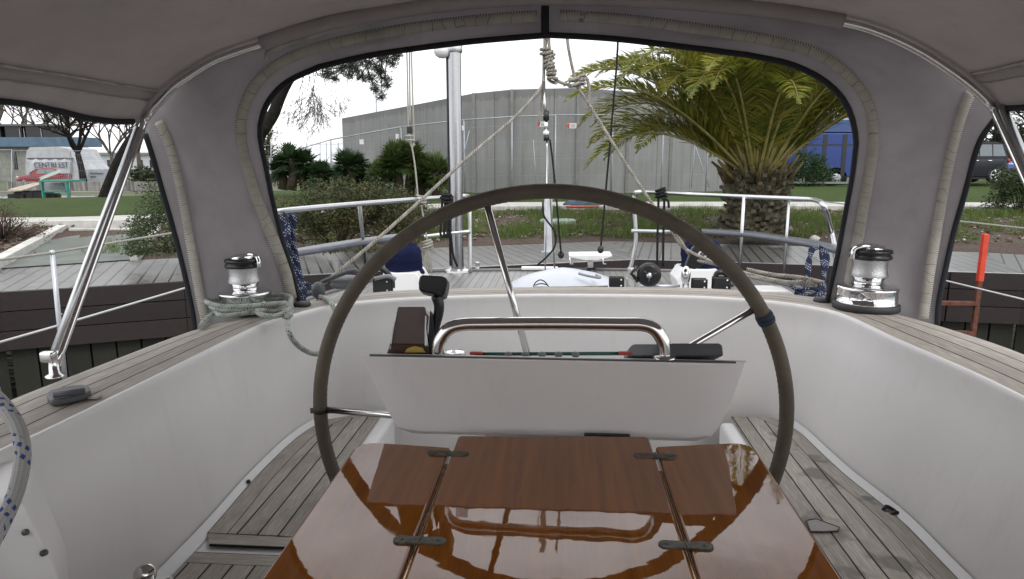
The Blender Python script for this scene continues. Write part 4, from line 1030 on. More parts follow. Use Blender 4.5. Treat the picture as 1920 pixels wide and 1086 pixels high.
# ================================================================ SETTING: ground, water, dock
ZK = -1.30; ZG = -1.06; ZL = -1.0; ZW = -2.75
mb = MB(); mb.quad((-60, -60, ZW), (60, -60, ZW), (60, 16, ZW), (-60, 16, ZW)); struct(mb.build('water', M['water']))
def gz(x, y):
    s = max(0, min(1, (y-24)/8)); s = s*s*(3-2*s); l = max(0, min(1, (-6-x)/8)); l = l*l*(3-2*l)
    m_ = max(0, min(1, (y-19)/5))
    return ZG-.30+.27*m_-1.0*s*l
frontpx = [(-700, 640), (-250, 575), (0, 547), (345, 527), (700, 509), (1195, 486), (1545, 497), (1780, 509), (1920, 513), (2300, 540)]
fr = [PZ(a, b, ZK) for a, b in frontpx]
WD = 2.05
def offset(poly, d):
    out = []
    for i, p in enumerate(poly):
        a = (poly[i]-poly[i-1]).normalized() if i else (poly[1]-poly[0]).normalized()
        b = (poly[i+1]-poly[i]).normalized() if i < len(poly)-1 else a
        na = V((-a.y, a.x, 0)); nb = V((-b.y, b.x, 0)); n = (na+nb).normalized(); out.append(p+n*(d/max(.5, n.dot(na))))
    return out
rear = offset(fr, WD)
mud = simple('far_grass_ground', (.075, .085, .04), .9, nscale=.5, namt=.4)
# ground sheet from the back of the dock to the horizon
rows = []
for j in range(60):
    t = j/59; r = []
    for i, p in enumerate(rear):
        q = p+V((p.x*.0, 0, 0)); 
        far = V((q.x*18, 1200, 0)); tt = t**4
        x = lerp(q.x, far.x, tt); y = lerp(q.y, far.y, tt); r.append(V((x, y, 0)))
    r = resample(r, 60); r = [V((r[0].x-400, r[0].y+6, 0)), V((r[0].x-40, r[0].y+3, 0))]+r+[V((r[-1].x+40, r[-1].y, 0)), V((r[-1].x+400, r[-1].y, 0))]
    rows.append([V((p.x, p.y, gz(p.x, p.y))) for p in r])
struct(MB().grid(rows, sm=False).build('ground', mud))
# dock
dock = thing('wooden_dock', 'weathered grey plank dock with dark board fascia curving behind the stern', 'dock', (0, 9, ZK))
rows_f = []; U = []; W = []; s = 0; mb = MB()
for i in range(len(fr)-1):
    a, b, c, d = fr[i], fr[i+1], rear[i+1], rear[i]; L_ = (b-a).length
    n = max(2, round(L_/.15)); L2 = n*.15
    # plank boundaries are perpendicular to the front edge: clip with world projection along the edge
    e = (b-a).normalized(); off = i*151*.15
    uv = [((p-a).dot(e)*L2/L_+off, (p-a).dot(V((-e.y, e.x, 0)))) for p in (a, b, c, d)]
    mb.quad(a, b, c, d, uv=uv)
mb.build('decking', M['dockwood'], dock)
mb = MB(); s = 0
for i in range(len(fr)-1):
    a, b = fr[i], fr[i+1]; L_ = (b-a).length; e = (b-a).normalized(); nn = V((e.y, -e.x, 0))
    for k in range(3):
        z1 = ZK-.002-k*.205; z0 = z1-.195; o_ = nn*.05; nb_ = max(1, round(L_/2.9))
        for q in range(nb_):
            p = a.lerp(b, q/nb_)+e*(.004); r = a.lerp(b, (q+1)/nb_)-e*(.004)
            f0 = p+V((0, 0, z0-ZK))+o_; f1 = r+V((0, 0, z0-ZK))+o_; f2 = r+V((0, 0, z1-ZK))+o_; f3 = p+V((0, 0, z1-ZK))+o_
            uv = ((k*.2*1.0+.02+k*.0, s), (k*.2+.02, s+L_), (k*.2+.18, s+L_), (k*.2+.18, s))
            mb.quad(f0, f1, f2, f3, uv=uv); mb.quad(f3, f2, f2-o_, f3-o_, uv=uv); mb.quad(f0, f0-o_, f1-o_, f1, uv=uv)
            mb.quad(f0, f3, f3-o_, f0-o_, uv=uv); mb.quad(f1, f1-o_, f2-o_, f2, uv=uv)
    s += L_
mb.build('fascia', M['fascia'], dock)
mb = MB()
for i in range(len(fr)-1):
    a, b = fr[i], fr[i+1]; L_ = (b-a).length; e = (b-a).normalized(); nn = V((e.y, -e.x, 0))
    n = int(L_/1.45)
    for k in range(n):
        for q in range(3):
            for dz in (.06, .135):
                p = a+e*(.5+k*1.45+.02*sin(k*7+q))+nn*.052+V((0, 0, -.002-q*.205-dz)); mb.lathe([(0, .004), (.009, .003), (.011, 0)], p, 8, axis=nn)
bl = mb.build('bolt_heads', M['galv'], dock); bl['kind'] = 'stuff'
mb = MB(); s = 0
for i in range(len(fr)-1):
    a, b = fr[i], fr[i+1]; L_ = (b-a).length; e = (b-a).normalized(); nn = V((e.y, -e.x, 0))
    n = max(1, round(L_/.24))
    for k in range(n):
        p = a.lerp(b, (k+.04)/n)-nn*.10; r = a.lerp(b, (k+.96)/n)-nn*.10; d = nn*(.05+.012*sin(k*3.3))
        z0 = V((0, 0, ZW-.4-ZK)); z1 = V((0, 0, -.2)); uv = ((s+.02, 0), (s+.2, 0), (s+.2, 1.5), (s+.02, 1.5)); s += .24
        mb.quad(p+z0+d, r+z0+d, r+z1+d, p+z1+d, uv=uv); mb.quad(p+z0, p+z0+d, p+z1+d, p+z1, uv=uv); mb.quad(r+z0+d, r+z0, r+z1, r+z1+d, uv=uv)
    mb.quad(a-nn*.11+V((0, 0, ZW-.4-ZK)), b-nn*.11+V((0, 0, ZW-.4-ZK)), b-nn*.11+V((0, 0, -.1)), a-nn*.11+V((0, 0, -.1)), uv=((.001, 0),)*4)
mb.build('piling', M['pile'], dock)
# ladder on the right
lad = thing('dock_ladder', 'rusty brown ladder with bright orange red post tops fixed to the dock edge', 'ladder', PZ(1847, 510, ZK))
rust = simple('rusty_brown_paint', (.115, .038, .022), .7, nscale=20, namt=.5, bump=.4, bscale=60); org = simple('orange_red_paint', (.62, .055, .025), .5, nscale=12, namt=.15)
yl_ = PZ(1847, 516, ZK).y-.18
tops = [PY(1848, 439, yl_), PY(1742, 439, yl_)]
w0 = PY(1848, 439, yl_); w1 = w0+V((-.50, .03, 0))
for w in (w0, w1):
    MB().box(w+V((0, 0, -.27)), (.058, .058, .54)).build('post_top', org, lad, bevel=.004)
    MB().box(w+V((0, 0, -1.14)), (.05, .05, 1.2)).build('post', rust, lad, bevel=.003)
for z in (-.80, -1.15, -1.5):
    MB().box((w0+w1)/2+V((0, -.02, z)), (.50, .07, .045)).build('rung', rust, lad, bevel=.003)
# mulch bed, sidewalk, lawn, left path
def sheet(name, pts, z, mat, kind='structure'):
    o = MB().poly([V((p.x, p.y, z)) for p in pts]).build(name, mat, weld=False); return struct(o, kind)
def ribbon(A, B, z0, name, mat, n=40):
    A = resample(smooth([V((p.x, p.y, z0)) for p in A], 6), n); B = resample(smooth([V((p.x, p.y, z0)) for p in B], 6), n)
    return A, B
t = NT('bark_mulch'); nz = t.noise(26, 6, rough=.7); nv = t.n('TexVoronoi', {'Vector': t.n('TexCoord').outputs['Object'], 'Scale': 28.0}); n3 = t.noise(1.4, 4)
c = t.mix(t.ramp(nz, [(.35, 0.), (.65, 1.)]), (.035, .018, .014), (.14, .085, .06)); c = t.mix(t.math('MULTIPLY', t.ramp(n3, [(.4, 0.), (.7, 1.)]), .6), c, (.10, .095, .075))
c = t.mix(t.math('MULTIPLY', t.ramp(nv.outputs['Distance'], [(.0, 1.), (.35, 0.)]), .3), c, (.28, .25, .21))
t.P(Base_Color=c, Roughness=.95); t.bump(t.math('ADD', nz, nv.outputs['Distance']), 1., .04); M['mulch'] = t.m
M['conc'] = simple('light_concrete', (.42, .41, .38), .85, nscale=4, namt=.18, bump=.3)
M['kerb'] = simple('kerb_concrete', (.50, .49, .46), .85, nscale=6, namt=.2, bump=.3)
t = NT('lawn_grass'); nz = t.noise(38, 5, rough=.8); n2 = t.noise(.5, 4); n3 = t.noise(3.5, 6, rough=.7)
c = t.mix(t.ramp(nz, [(.38, 0.), (.62, 1.)]), (.020, .046, .008), (.088, .138, .024)); c = t.mix(t.math('MULTIPLY', t.ramp(n2, [(.4, 0.), (.65, 1.)]), .5), c, (.085, .105, .030)); c = t.mix(t.math('MULTIPLY', t.ramp(n3, [(.45, 0.), (.65, 1.)]), .55), c, (.026, .05, .012))
t.P(Base_Color=c, Roughness=.9, Specular_IOR_Level=.2); t.bump(nz, 1., .06); M['lawn'] = t.m
M['path'] = simple('green_grey_path', (.125, .14, .125), .85, nscale=3, namt=.25, bump=.4, bscale=80)
t = NT('pale_gravel'); nv = t.n('TexVoronoi', {'Vector': t.n('TexCoord').outputs['Object'], 'Scale': 24.0}); c = t.mix(nv.outputs['Color'], (.22, .20, .17), (.5, .47, .42))
t.P(Base_Color=t.mix(.6, c, t.ramp(nv.outputs['Distance'], [(0., .42), (.6, .12)])), Roughness=.9); t.bump(nv.outputs['Distance'], 1., .03); M['gravel'] = t.m
M['asph'] = simple('pale_wet_paving', (.24, .24, .24), .85, nscale=2, namt=.2)
# planting bed strip directly behind the dock
walkF = [PZ(a, b, ZG) for a, b in [(-300, 428), (0, 423), (125, 421), (290, 417), (560, 405), (760, 396), (960, 391.5), (1340, 391), (1800, 392), (1920, 394), (2400, 400)]]
walkR = [PZ(a, b, ZG) for a, b in [(-300, 414), (0, 411), (125, 410), (290, 404), (560, 394), (760, 386), (960, 381), (1340, 380), (1800, 381), (1920, 383), (2400, 388)]]
n = 90
RR = resample(smooth([V((p.x, p.y, ZG)) for p in rear], 4), n); WF = resample(smooth(walkF, 6), n); WR = resample(smooth(walkR, 6), n)
# trim so beds line up left-right
rows = []
for k in range(25):
    tt = k/24; r = []
    for a, b in zip(RR, WF):
        p = a.lerp(b, tt); p = V((p.x, p.y, lerp(ZK-.01, ZG-.008, tt)+(.03 if p.x/p.y > -.45 else .004)*noise.noise(V((p.x*.8, p.y*.8, 0)))*sin(pi*tt))); r.append(p)
    for p in r:
        qx, qy = proj(p)
        if qx < 305 and qy < 512 and qx > pw(qy, [(421, 118), (430, 112), (510, -40)]): p.z -= .05
    rows.append(r)
struct(MB().grid(rows).build('planting_bed', M['mulch']))
def slab_strip(A, B, z, h, name, mat):
    rows = [[p+V((0, 0, -.1)) for p in A], [V((p.x, p.y, z+h)) for p in A], [V((p.x, p.y, z+h)) for p in B], [p+V((0, 0, -.1)) for p in B]]
    return struct(MB().grid(rows, sm=False).build(name, mat))
slab_strip(WF, WR, ZG, .05, 'pavement', M['conc'])
def mid(A, B, t0, t1): return [a.lerp(b, t0) for a, b in zip(A, B)], [a.lerp(b, t1) for a, b in zip(A, B)]
a_, b_ = mid(WF, WR, -.10, .0); slab_strip(a_, b_, ZG, .07, 'kerb', M['kerb'])
# lawn
lawnR = [PZ(a, b, ZL) for a, b in [(-300, 374), (0, 373), (150, 370), (300, 366), (520, 358), (640, 352), (860, 356), (1000, 361), (1360, 359), (1500, 345), (1800, 340), (1920, 340), (2400, 342)]]
LF = [a.lerp(b, .80) for a, b in zip(WF, WR)]; LR = resample(smooth(lawnR, 6), n)
rows = []
for k in range(10):
    tt = k/9; rows.append([V((a.lerp(b, tt).x, a.lerp(b, tt).y, (ZG+.058 if k == 0 else ZL+.01)+.02*noise.noise(V((a.lerp(b, tt).x*.5, a.lerp(b, tt).y*.5, 2))))) for a, b in zip(LF, LR)])
struct(MB().grid(rows).build('lawn', M['lawn']))
# paving beyond the lawn at left
LR2 = [V((p.x*1.35, p.y+14+max(0, -p.x)*.5, gz(p.x*1.3, p.y+12)+.02)) for p in LR[:25]]
rows = [[V((p.x, p.y, gz(p.x, p.y)+.03)) for p in LR[:25]]]+[[V((a.lerp(b, k/6).x, a.lerp(b, k/6).y, gz(a.lerp(b, k/6).x, a.lerp(b, k/6).y)+.03)) for a, b in zip(LR[:25], LR2)] for k in range(1, 7)]
struct(MB().grid(rows).build('road', M['asph']))
# left path + kerbs + gravel, laid on the slope of the bed
def bedz(x, y):
    i = min(range(n), key=lambda k: abs(RR[k].x/RR[k].y-x/y)); a = RR[i]; b = WF[i]; d = V((b.x-a.x, b.y-a.y, 0)); t_ = (V((x, y, 0))-V((a.x, a.y, 0))).dot(d)/d.dot(d); t_ = max(0, min(1, t_)); return lerp(ZK-.01, ZG-.008, t_)
def PB(px, py, off=0):
    z = ZG
    for _ in range(12): p = PZ(px, py, z); z = .5*z+.5*(bedz(p.x, p.y)+off)
    return PZ(px, py, z)
ZP = ZG+.018
def patch(name, rowsF, rowsB, off, mat, m_=12):
    rows = []
    for k in range(8):
        t_ = k/7; rows.append([PB(lerp(lerp(rowsF[0][0], rowsF[1][0], q/m_), lerp(rowsB[0][0], rowsB[1][0], q/m_), t_), lerp(lerp(rowsF[0][1], rowsF[1][1], q/m_), lerp(rowsB[0][1], rowsB[1][1], q/m_), t_), off) for q in range(m_+1)])
    struct(MB().grid(rows).build(name, mat))
patch('path', ((-60, 507), (258, 486)), ((120, 433), (297, 433)), .022, M['path'])
patch('gravel', ((128, 432.5), (300, 431.5)), ((124, 422), (345, 418)), .03, M['gravel'])
def kerb(p, q, w, name='kerb', h=.07):
    a = PB(*p, .03); b = PB(*q, .03); d = b-a; e = d.normalized(); nn = V((-e.y, e.x, 0)).normalized(); up = nn.cross(e)*-1 if nn.cross(e).z < 0 else nn.cross(e)
    M3 = Matrix((e, nn, up)).transposed(); mb = MB(); mb.box((a+b)/2+V((0, 0, h/2-.02)), (d.length, w, h+.06), M=M3); return struct(mb.build(name, M['kerb'], bevel=.008))
kerb((-30, 510), (121, 428), .15); kerb((0, 424), (124, 424), .12); kerb((251, 486), (297, 432), .10); kerb((130, 432.5), (297, 432), .07, h=.03)

# ================================================================ VEGETATION
def quadleaf(mb, p, s, rnd, flat=.5, asp=2.2, d=None):
    if d is None: d = V((rnd.gauss(0, 1), rnd.gauss(0, 1), rnd.gauss(0, flat)+.2))
    d = d.normalized(); u = d.cross(V((rnd.gauss(0, 1), rnd.gauss(0, 1), rnd.gauss(0, 1)))).normalized()*s/asp/2; l = d*s
    mb.quad(p-u*.4, p+l*.5-u, p+l, p+l*.5+u)
def shrub(name, c, r, n, s, cols, seed, label, cat='shrub', group=None, trunk=True, inner=.55, flatbot=True, clump=1.0, twigs=30, twcol=(.05, .035, .025)):
    rnd = random.Random(seed); root = thing(name, label, cat, (c.x, c.y, c.z), group); mb = MB(); r = V(r)
    cl = []
    for k in range(46):
        a = rnd.uniform(0, 2*pi); e = rnd.uniform(-.1, 1); R = rnd.uniform(.55, .95)
        q = sqrt(max(0, 1-e*e)); cl.append((V((cos(a)*q*R, sin(a)*q*R, e*R)), rnd.uniform(.14, .34)))
    for k in range(n):
        cc, cr = rnd.choice(cl); d = V((rnd.gauss(0, 1), rnd.gauss(0, 1), rnd.gauss(0, 1))).normalized()*cr*clump*rnd.random()**.4
        p = cc+d; p = V((p.x*r.x, p.y*r.y, max(.01, p.z*r.z+r.z*.12)))
        quadleaf(mb, V(c)+p, s*rnd.uniform(.6, 1.3), rnd)
    mb.build('foliage', leaf(name+'_leaves', cols), root, weld=False)
    if twigs:
        mb = MB()
        for k in range(twigs):
            cc, cr = rnd.choice(cl); e = V(c)+V((cc.x*r.x, cc.y*r.y, cc.z*r.z+.1)); b0 = V(c)+V((cc.x*r.x*.2, cc.y*r.y*.2, 0))
            m_ = b0.lerp(e, .5)+V((rnd.uniform(-.06, .06), rnd.uniform(-.06, .06), .03)); mb.tube([b0, m_, e], [.012, .008, .003], 5)
        mb.build('stems', simple('twig_bark', twcol, .9), root)
    return root
G = PZ
g1 = [(.030, .045, .014), (.065, .085, .024), (.13, .14, .05), (.17, .13, .06)]
shrub('round_shrub', G(632, 461, ZG-.1), (1.12, .9, .86), 26000, .042, [(.015, .026, .009), (.035, .052, .015), (.07, .08, .028), (.11, .08, .035)], 1, 'wide olive green shrub right behind the left rail', group=None)
shrub('round_shrub', G(720, 430, ZG-.08), (.85, .8, .68), 14000, .042, [(.015, .026, .009), (.035, .052, .015), (.065, .075, .028), (.10, .07, .035)], 2, 'smaller olive shrub adjoining the right end of the wide shrub')
shrub('round_shrub', G(330, 472, ZG-.06), (.60, .55, .80), 13000, .036, [(.03, .05, .018), (.06, .09, .035), (.11, .13, .06)], 3, 'leafy green shrub at the left canvas edge beside the path')
shrub('bare_shrub', G(4, 458, ZG-.16), (.66, .5, .60), 4200, .026, [(.06, .03, .025), (.11, .055, .04), (.07, .07, .03), (.05, .03, .03)], 4, 'reddish brown twiggy shrub at the far left edge', twigs=110)
shrub('round_shrub', G(1912, 401, ZG-.05), (.75, .7, .95), 9000, .06, [(.018, .03, .012), (.04, .06, .02), (.07, .09, .035)], 5, 'dark green rounded shrub at the right edge below the blue car')
shrub('leafy_shrub', G(1510, 352, ZG), (1.1, .9, 1.35), 8000, .09, [(.012, .03, .010), (.025, .055, .018), (.05, .09, .03)], 6, 'dark green bush between the date palm and the blue lorry')
shrub('leafy_shrub', G(1460, 352, ZG), (.9, .8, .9), 5000, .09, [(.015, .035, .012), (.03, .055, .02), (.07, .09, .04)], 16, 'low bush right behind the date palm trunk')
shrub('small_shrub', G(212, 360, -1.2), (.5, .4, .42), 1500, .06, g1, 7, 'small green weed bush in front of the low wall')

# date palm
def date_palm():
    c0 = G(1412, 436, ZG-.06); yb = c0.y
    root = thing('date_palm', 'big date palm with huge arching green fronds and stumpy thick trunk', 'palm tree', tuple(c0))
    rnd = random.Random(11)
    topz = PY(1410, 322, yb).z; R = 58*yb/1280
    t = NT('palm_bark'); nz = t.noise(9, 5); t.P(Base_Color=t.mix(t.ramp(nz, [(.35, 0.), (.65, 1.)]), (.025, .028, .015), (.115, .095, .06)), Roughness=.95); t.bump(nz, 1, .05)
    H = topz-c0.z
    MB().lathe([(R*.95, -.05), (R*.9, .1), (R*.78, H*.5), (R*.80, H*.85), (R*.6, H*1.0), (.1, H*1.05)], c0, 28).build('trunk', t.m, root)
    mb = MB(); 
    for i in range(13):
        for k in range(20):
            a = 2*pi*(k+.5*(i % 2))/20+rnd.uniform(-.05, .05); z = H*(i+.3+rnd.uniform(-.25, .25))/13; rr = R*(.88-.12*sin(pi*z/H))
            if rnd.random() < .12: continue
            d = V((cos(a), sin(a), 0)); tn = V((-sin(a), cos(a), 0)); p = c0+d*rr+V((0, 0, z)); w = R*.13; h = H*.05
            tip = p+d*R*rnd.uniform(.08, .34)+tn*rnd.uniform(-.5, .5)*w+V((0, 0, h*rnd.uniform(.3, 2.2)))
            b0, b1, b2, b3 = p-tn*w-V((0, 0, h)), p+tn*w-V((0, 0, h)), p+tn*w*.8+V((0, 0, h)), p-tn*w*.8+V((0, 0, h)); s = .55
            t0, t1, t2, t3 = [tip+(q-p)*s for q in (b0, b1, b2, b3)]
            mb.quad(b0, b1, t1, t0); mb.quad(b1, b2, t2, t1); mb.quad(b2, b3, t3, t2); mb.quad(b3, b0, t0, t3); mb.quad(t0, t1, t2, t3)
    o = mb.build('leaf_bases', t.m, root, weld=False); o['kind'] = 'stuff'
    lf = leaf('palm_fronds', [(.055, .08, .012), (.13, .165, .022), (.25, .255, .036), (.37, .31, .06)], .38, .42, 1.2, .5)
    st = simple('palm_rachis', (.26, .23, .07), .6, nscale=5, namt=.3)
    top = c0+V((0, 0, H*.97)); NFR = 168; cnt = 0; restR = MB(); restL = MB()
    # frond bearings: golden angle, older ones lower
    for k in range(NFR):
        f = k/(NFR-1); a = k*2.39996+rnd.uniform(-.12, .12); el = radians(lerp(86, 35 if cos(a) < .1 else 43, f**1.0)+rnd.uniform(-5, 5)+(20*f if sin(a) < -.35 else 0))
        if sin(a) < -.6 and .15 < f < .95 and rnd.random() < .45: continue
        Lf = rnd.uniform(3.4, 4.5)*(.80+.2*sin(pi*min(1, f+.25))); droop = lerp(.30, .72, f)*rnd.uniform(.8, 1.25)
        d = V((cos(a)*cos(el), sin(a)*cos(el), sin(el))); p = top+V((cos(a), sin(a), 0))*R*.38+V((0, 0, .12*(1-f)))
        pts = [p]; n = 18
        for i in range(n):
            q = (i+1)/n; dd = (d+V((0, 0, -1))*droop*1.9*q**2.0).normalized(); p = p+dd*Lf/n; pts.append(p)
        cnt += 1; rest = cnt % 5 in (0, 3)
        mbf = restR if rest else MB(); mbf.tube(pts, [lerp(.028, .004, i/n) for i in range(n+1)], 5)
        fro = None if rest else mbf.build('frond', st, root, weld=False)
        mb = restL if rest else MB(); side0 = d.cross(V((0, 0, 1))).normalized() if abs(d.z) < .98 else V((-sin(a), cos(a), 0))
        tw = rnd.uniform(-.5, .5); NL = 112
        for j in range(NL):
            q = .13+.87*j/NL; fi = q*n; i = min(n-1, int(fi)); P = pts[i].lerp(pts[i+1], fi-i); tg = (pts[i+1]-pts[i]).normalized()
            sd = side0; up = sd.cross(tg).normalized(); ll = .50*(sin(pi*min(1, .12+q*.92))**.6)*rnd.uniform(.85, 1.1)+.05
            for s in (-1, 1):
                vv = (sd*s*cos(tw*.3+.5)+up*(.42+rnd.uniform(-.4, .35))).normalized()
                ld = (vv*.80+tg*.72+V((0, 0, -.10))).normalized(); wv = tg.cross(ld).cross(ld).normalized()*.0145
                e = P+ld*ll+V((0, 0, -.10*ll*rnd.random()*2)); m_ = P+ld*ll*.5
                mb.quad(P-wv*.5, m_-wv, e, m_+wv)
        if not rest: mb.build('leaflets', lf, fro, weld=False)
    ro = restR.build('fronds', st, root, weld=False); ro['kind'] = 'stuff'; ro = restL.build('leaflets', lf, ro, weld=False); ro['kind'] = 'stuff'
    mb = MB()
    for k in range(60):
        a = k*2.39996; e = rnd.uniform(.6, 1.3); d = V((cos(a)*cos(e), sin(a)*cos(e), sin(e))); p = top+V((cos(a), sin(a), 0))*R*rnd.uniform(.5, .95)+V((0, 0, -.12)); L_ = rnd.uniform(.15, .5)
        mb.tube([p, p+d*L_*.6, p+d*L_], [.045, .03, .018], 5)
    o = mb.build('cut_stubs', simple('dry_petiole', (.11, .085, .03), .8, nscale=6, namt=.4), root, weld=False); o['kind'] = 'stuff'
date_palm()

def fan_palm(c, hw, h, nl, seed, label, cols, lean=0):
    root = thing('fan_palm', label, 'palm tree', tuple(c), 'fan palms in front of the concrete wall'); rnd = random.Random(seed)
    lf = leaf('fan_palm_leaves', cols, .5, .2, 1.0); bark = simple('fan_palm_bark', (.06, .045, .03), .95, nscale=8, namt=.5)
    mbs = MB(); mbl = MB(); stems = [(V(c)+V(((-.34+.68*q/4)*hw+rnd.uniform(-.05, .05), rnd.uniform(-.3, .3), 0)), h*rnd.uniform(*((.55, .74) if q in (1, 2) else (.22, .5)))) for q in range(5)]
    for b, hh in stems: mbs.tube([b, b+V((rnd.uniform(-.1, .1), 0, hh*.5)), b+V((rnd.uniform(-.15, .15), 0, hh))], [.16, .13, .12], 8)
    mbs.build('trunk', bark, root)
    mp = MB()
    for k in range(nl):
        b, hh = rnd.choice(stems); o = b+V((0, 0, hh)); a = rnd.uniform(0, 2*pi); el = rnd.uniform(-.7, 1.45)
        d = V((cos(a)*cos(el), sin(a)*cos(el), sin(el))); pl_ = h*rnd.uniform(.08, .20); e = o+d*pl_+V((0, 0, -.05)); mp.tube([o, o+d*pl_*.5+V((0, 0, .02)), e], .009, 4)
        sd = d.cross(V((0, 0, 1))); sd = sd.normalized() if sd.length > .1 else V((1, 0, 0)); up = sd.cross(d).normalized(); R = h*rnd.uniform(.19, .29)
        ns = 18; fold = rnd.uniform(-.3, .5)
        for j in range(ns):
            th = lerp(-1.75, 1.75, j/(ns-1)); q = (d*cos(th)+sd*sin(th)+up*fold*abs(sin(th))).normalized()
            w = q.cross(up).normalized()*.030*h/2; L_ = R*(.75+.25*cos(th))*rnd.uniform(.9, 1.08); tip = e+q*L_+V((0, 0, -.12*R*rnd.random()))
            mbl.quad(e, e+q*L_*.55-w, tip, e+q*L_*.55+w)
    mp.build('petioles', bark, root, weld=False)
    mbl.build('foliage', lf, root, weld=False)
dg = [(.010, .028, .010), (.022, .048, .016), (.045, .08, .028)]; lg = [(.022, .045, .012), (.045, .075, .02), (.10, .125, .035)]
def fp(px0, px1, ptop, pbot, Y, nl, seed, label, cols):
    c = PY((px0+px1)/2, pbot, Y); k = Y/1280; fan_palm(c, (px1-px0)*k, (pbot-ptop)*k, nl, seed, label, cols)
fp(506, 630, 264, 356, 19.5, 170, 1, 'leftmost fan palm, dark green, standing against the white sky', dg)
fp(620, 716, 278, 368, 19.8, 170, 2, 'middle fan palm, smallest and darkest of the three', dg)
fp(692, 842, 252, 374, 18.6, 240, 3, 'rightmost fan palm, largest, with yellow green upper leaves', lg)

def branchy(mb, p, d, L, r, depth, rnd, spread=.6, up=.15, tips=None, seg=5, minr=.004):
    n = 3; pts = [p]; dd = d
    for i in range(n):
        dd = (dd+V((rnd.gauss(0, .12), rnd.gauss(0, .12), rnd.gauss(0, .08)+up*.3))).normalized(); pts.append(pts[-1]+dd*L/n)
    mb.tube(pts, [max(minr, lerp(r, r*.68, i/n)) for i in range(n+1)], seg if depth > 2 else 4, cap=False)
    if depth == 0:
        if tips is not None: tips.append(pts[-1])
        return
    for k in range(rnd.choice((2, 3, 3))):
        q = rnd.uniform(.5, 1) if k else 1; b = pts[min(n, int(q*n+.5))]
        nd = (dd+V((rnd.gauss(0, spread), rnd.gauss(0, spread), rnd.gauss(0, spread*.6)+up))).normalized()
        branchy(mb, b, nd, L*rnd.uniform(.62, .82), r*.66, depth-1, rnd, spread, up, tips, seg, minr)
darkbark = simple('dark_wet_bark', (.018, .016, .014), .95, spec=.08, nscale=7, namt=.4, bump=.6, bscale=30); greybark = simple('grey_brown_bark', (.085, .07, .06), .9, nscale=7, namt=.4)
def bare_tree(px, py, Y, h, r, depth, seed, label, lean=(0, 0), spread=.55, bark=None, leaves=0, fork=.28, up=.15):
    b = PY(px, py, Y); rnd = random.Random(seed); root = thing('bare_tree', label, 'tree', tuple(b), 'leafless trees at the left'); mb = MB()
    f = b+V((lean[0]*h*fork, lean[1]*h*fork, h*fork)); mb.tube([b, b.lerp(f, .5)+V((r*.2, 0, 0)), f], [r*1.15, r*.95, r*.85], 10); mb.build('trunk', bark or darkbark, root)
    mb = MB(); tips = []
    for k in range(5):
        a = 2*pi*k/5+rnd.uniform(-.4, .4); d = V((cos(a)*.65+lean[0], sin(a)*.5, 1)).normalized(); branchy(mb, f, d, h*.26, r*.55, depth, rnd, spread, up, tips, minr=.00026*Y)
    mb.build('crown', bark or darkbark, root, weld=False)
    if leaves:
        mb = MB()
        for q in tips:
            for _ in range(leaves): quadleaf(mb, q+V((rnd.gauss(0, .2), rnd.gauss(0, .2), rnd.gauss(0, .2))), .0022*Y, rnd)
        ob_ = mb.build('buds', leaf('spring_buds', [(.08, .07, .035), (.14, .13, .06), (.18, .15, .08)]), root, weld=False); ob_['kind'] = 'stuff'
bare_tree(157, 342, 50, 7.6, .24, 5, 21, 'leafless tree with dark trunk in front of the white banner', (-.1, 0), .62, darkbark, 3)
bare_tree(214, 342, 54, 7.6, .15, 5, 22, 'slender leafless tree right of the white banner', (0, 0), .5, greybark, 4)
bare_tree(60, 338, 84, 14.0, .3, 5, 23, 'tall leafless tree behind the blue roofed building', (.05, 0), .5, greybark, 1)
bare_tree(-14, 345, 46, 10, .2, 5, 24, 'leafless tree at the far left edge of the picture', (.05, 0), .5, greybark, 2)
bare_tree(120, 338, 84, 13.5, .28, 5, 25, 'leafless tree rising over the right end of the blue roof', (.05, 0), .5, greybark, 2)
bare_tree(262, 340, 60, 9, .2, 5, 27, 'leafless tree beside the left canvas edge', (.05, 0), .5, greybark, 4)
# leaning dark trunk
def lean_tree():
    Y = 19.0; b = PY(203, 373, Y); root = thing('leaning_tree', 'thick black trunk leaning right behind the bimini tube', 'tree', tuple(b)); rnd = random.Random(4)
    pts = [PY(198, 374, Y), PY(208, 345, Y), PY(224, 305, Y), PY(244, 268, Y), PY(275, 225, Y), PY(320, 150, Y), PY(360, 80, Y)]
    mb = MB(); mb.tube(smooth(pts, 5), [lerp(.20, .11, k/30)*1.0 for k in range(31)], 12); mb.build('trunk', darkbark, root)
    mb = MB()
    for k in range(4): branchy(mb, pts[-1], V((rnd.uniform(-.6, .6), rnd.uniform(-.4, .4), 1)).normalized(), 1.3, .11, 3, rnd)
    mb.build('crown', darkbark, root, weld=False)
lean_tree()
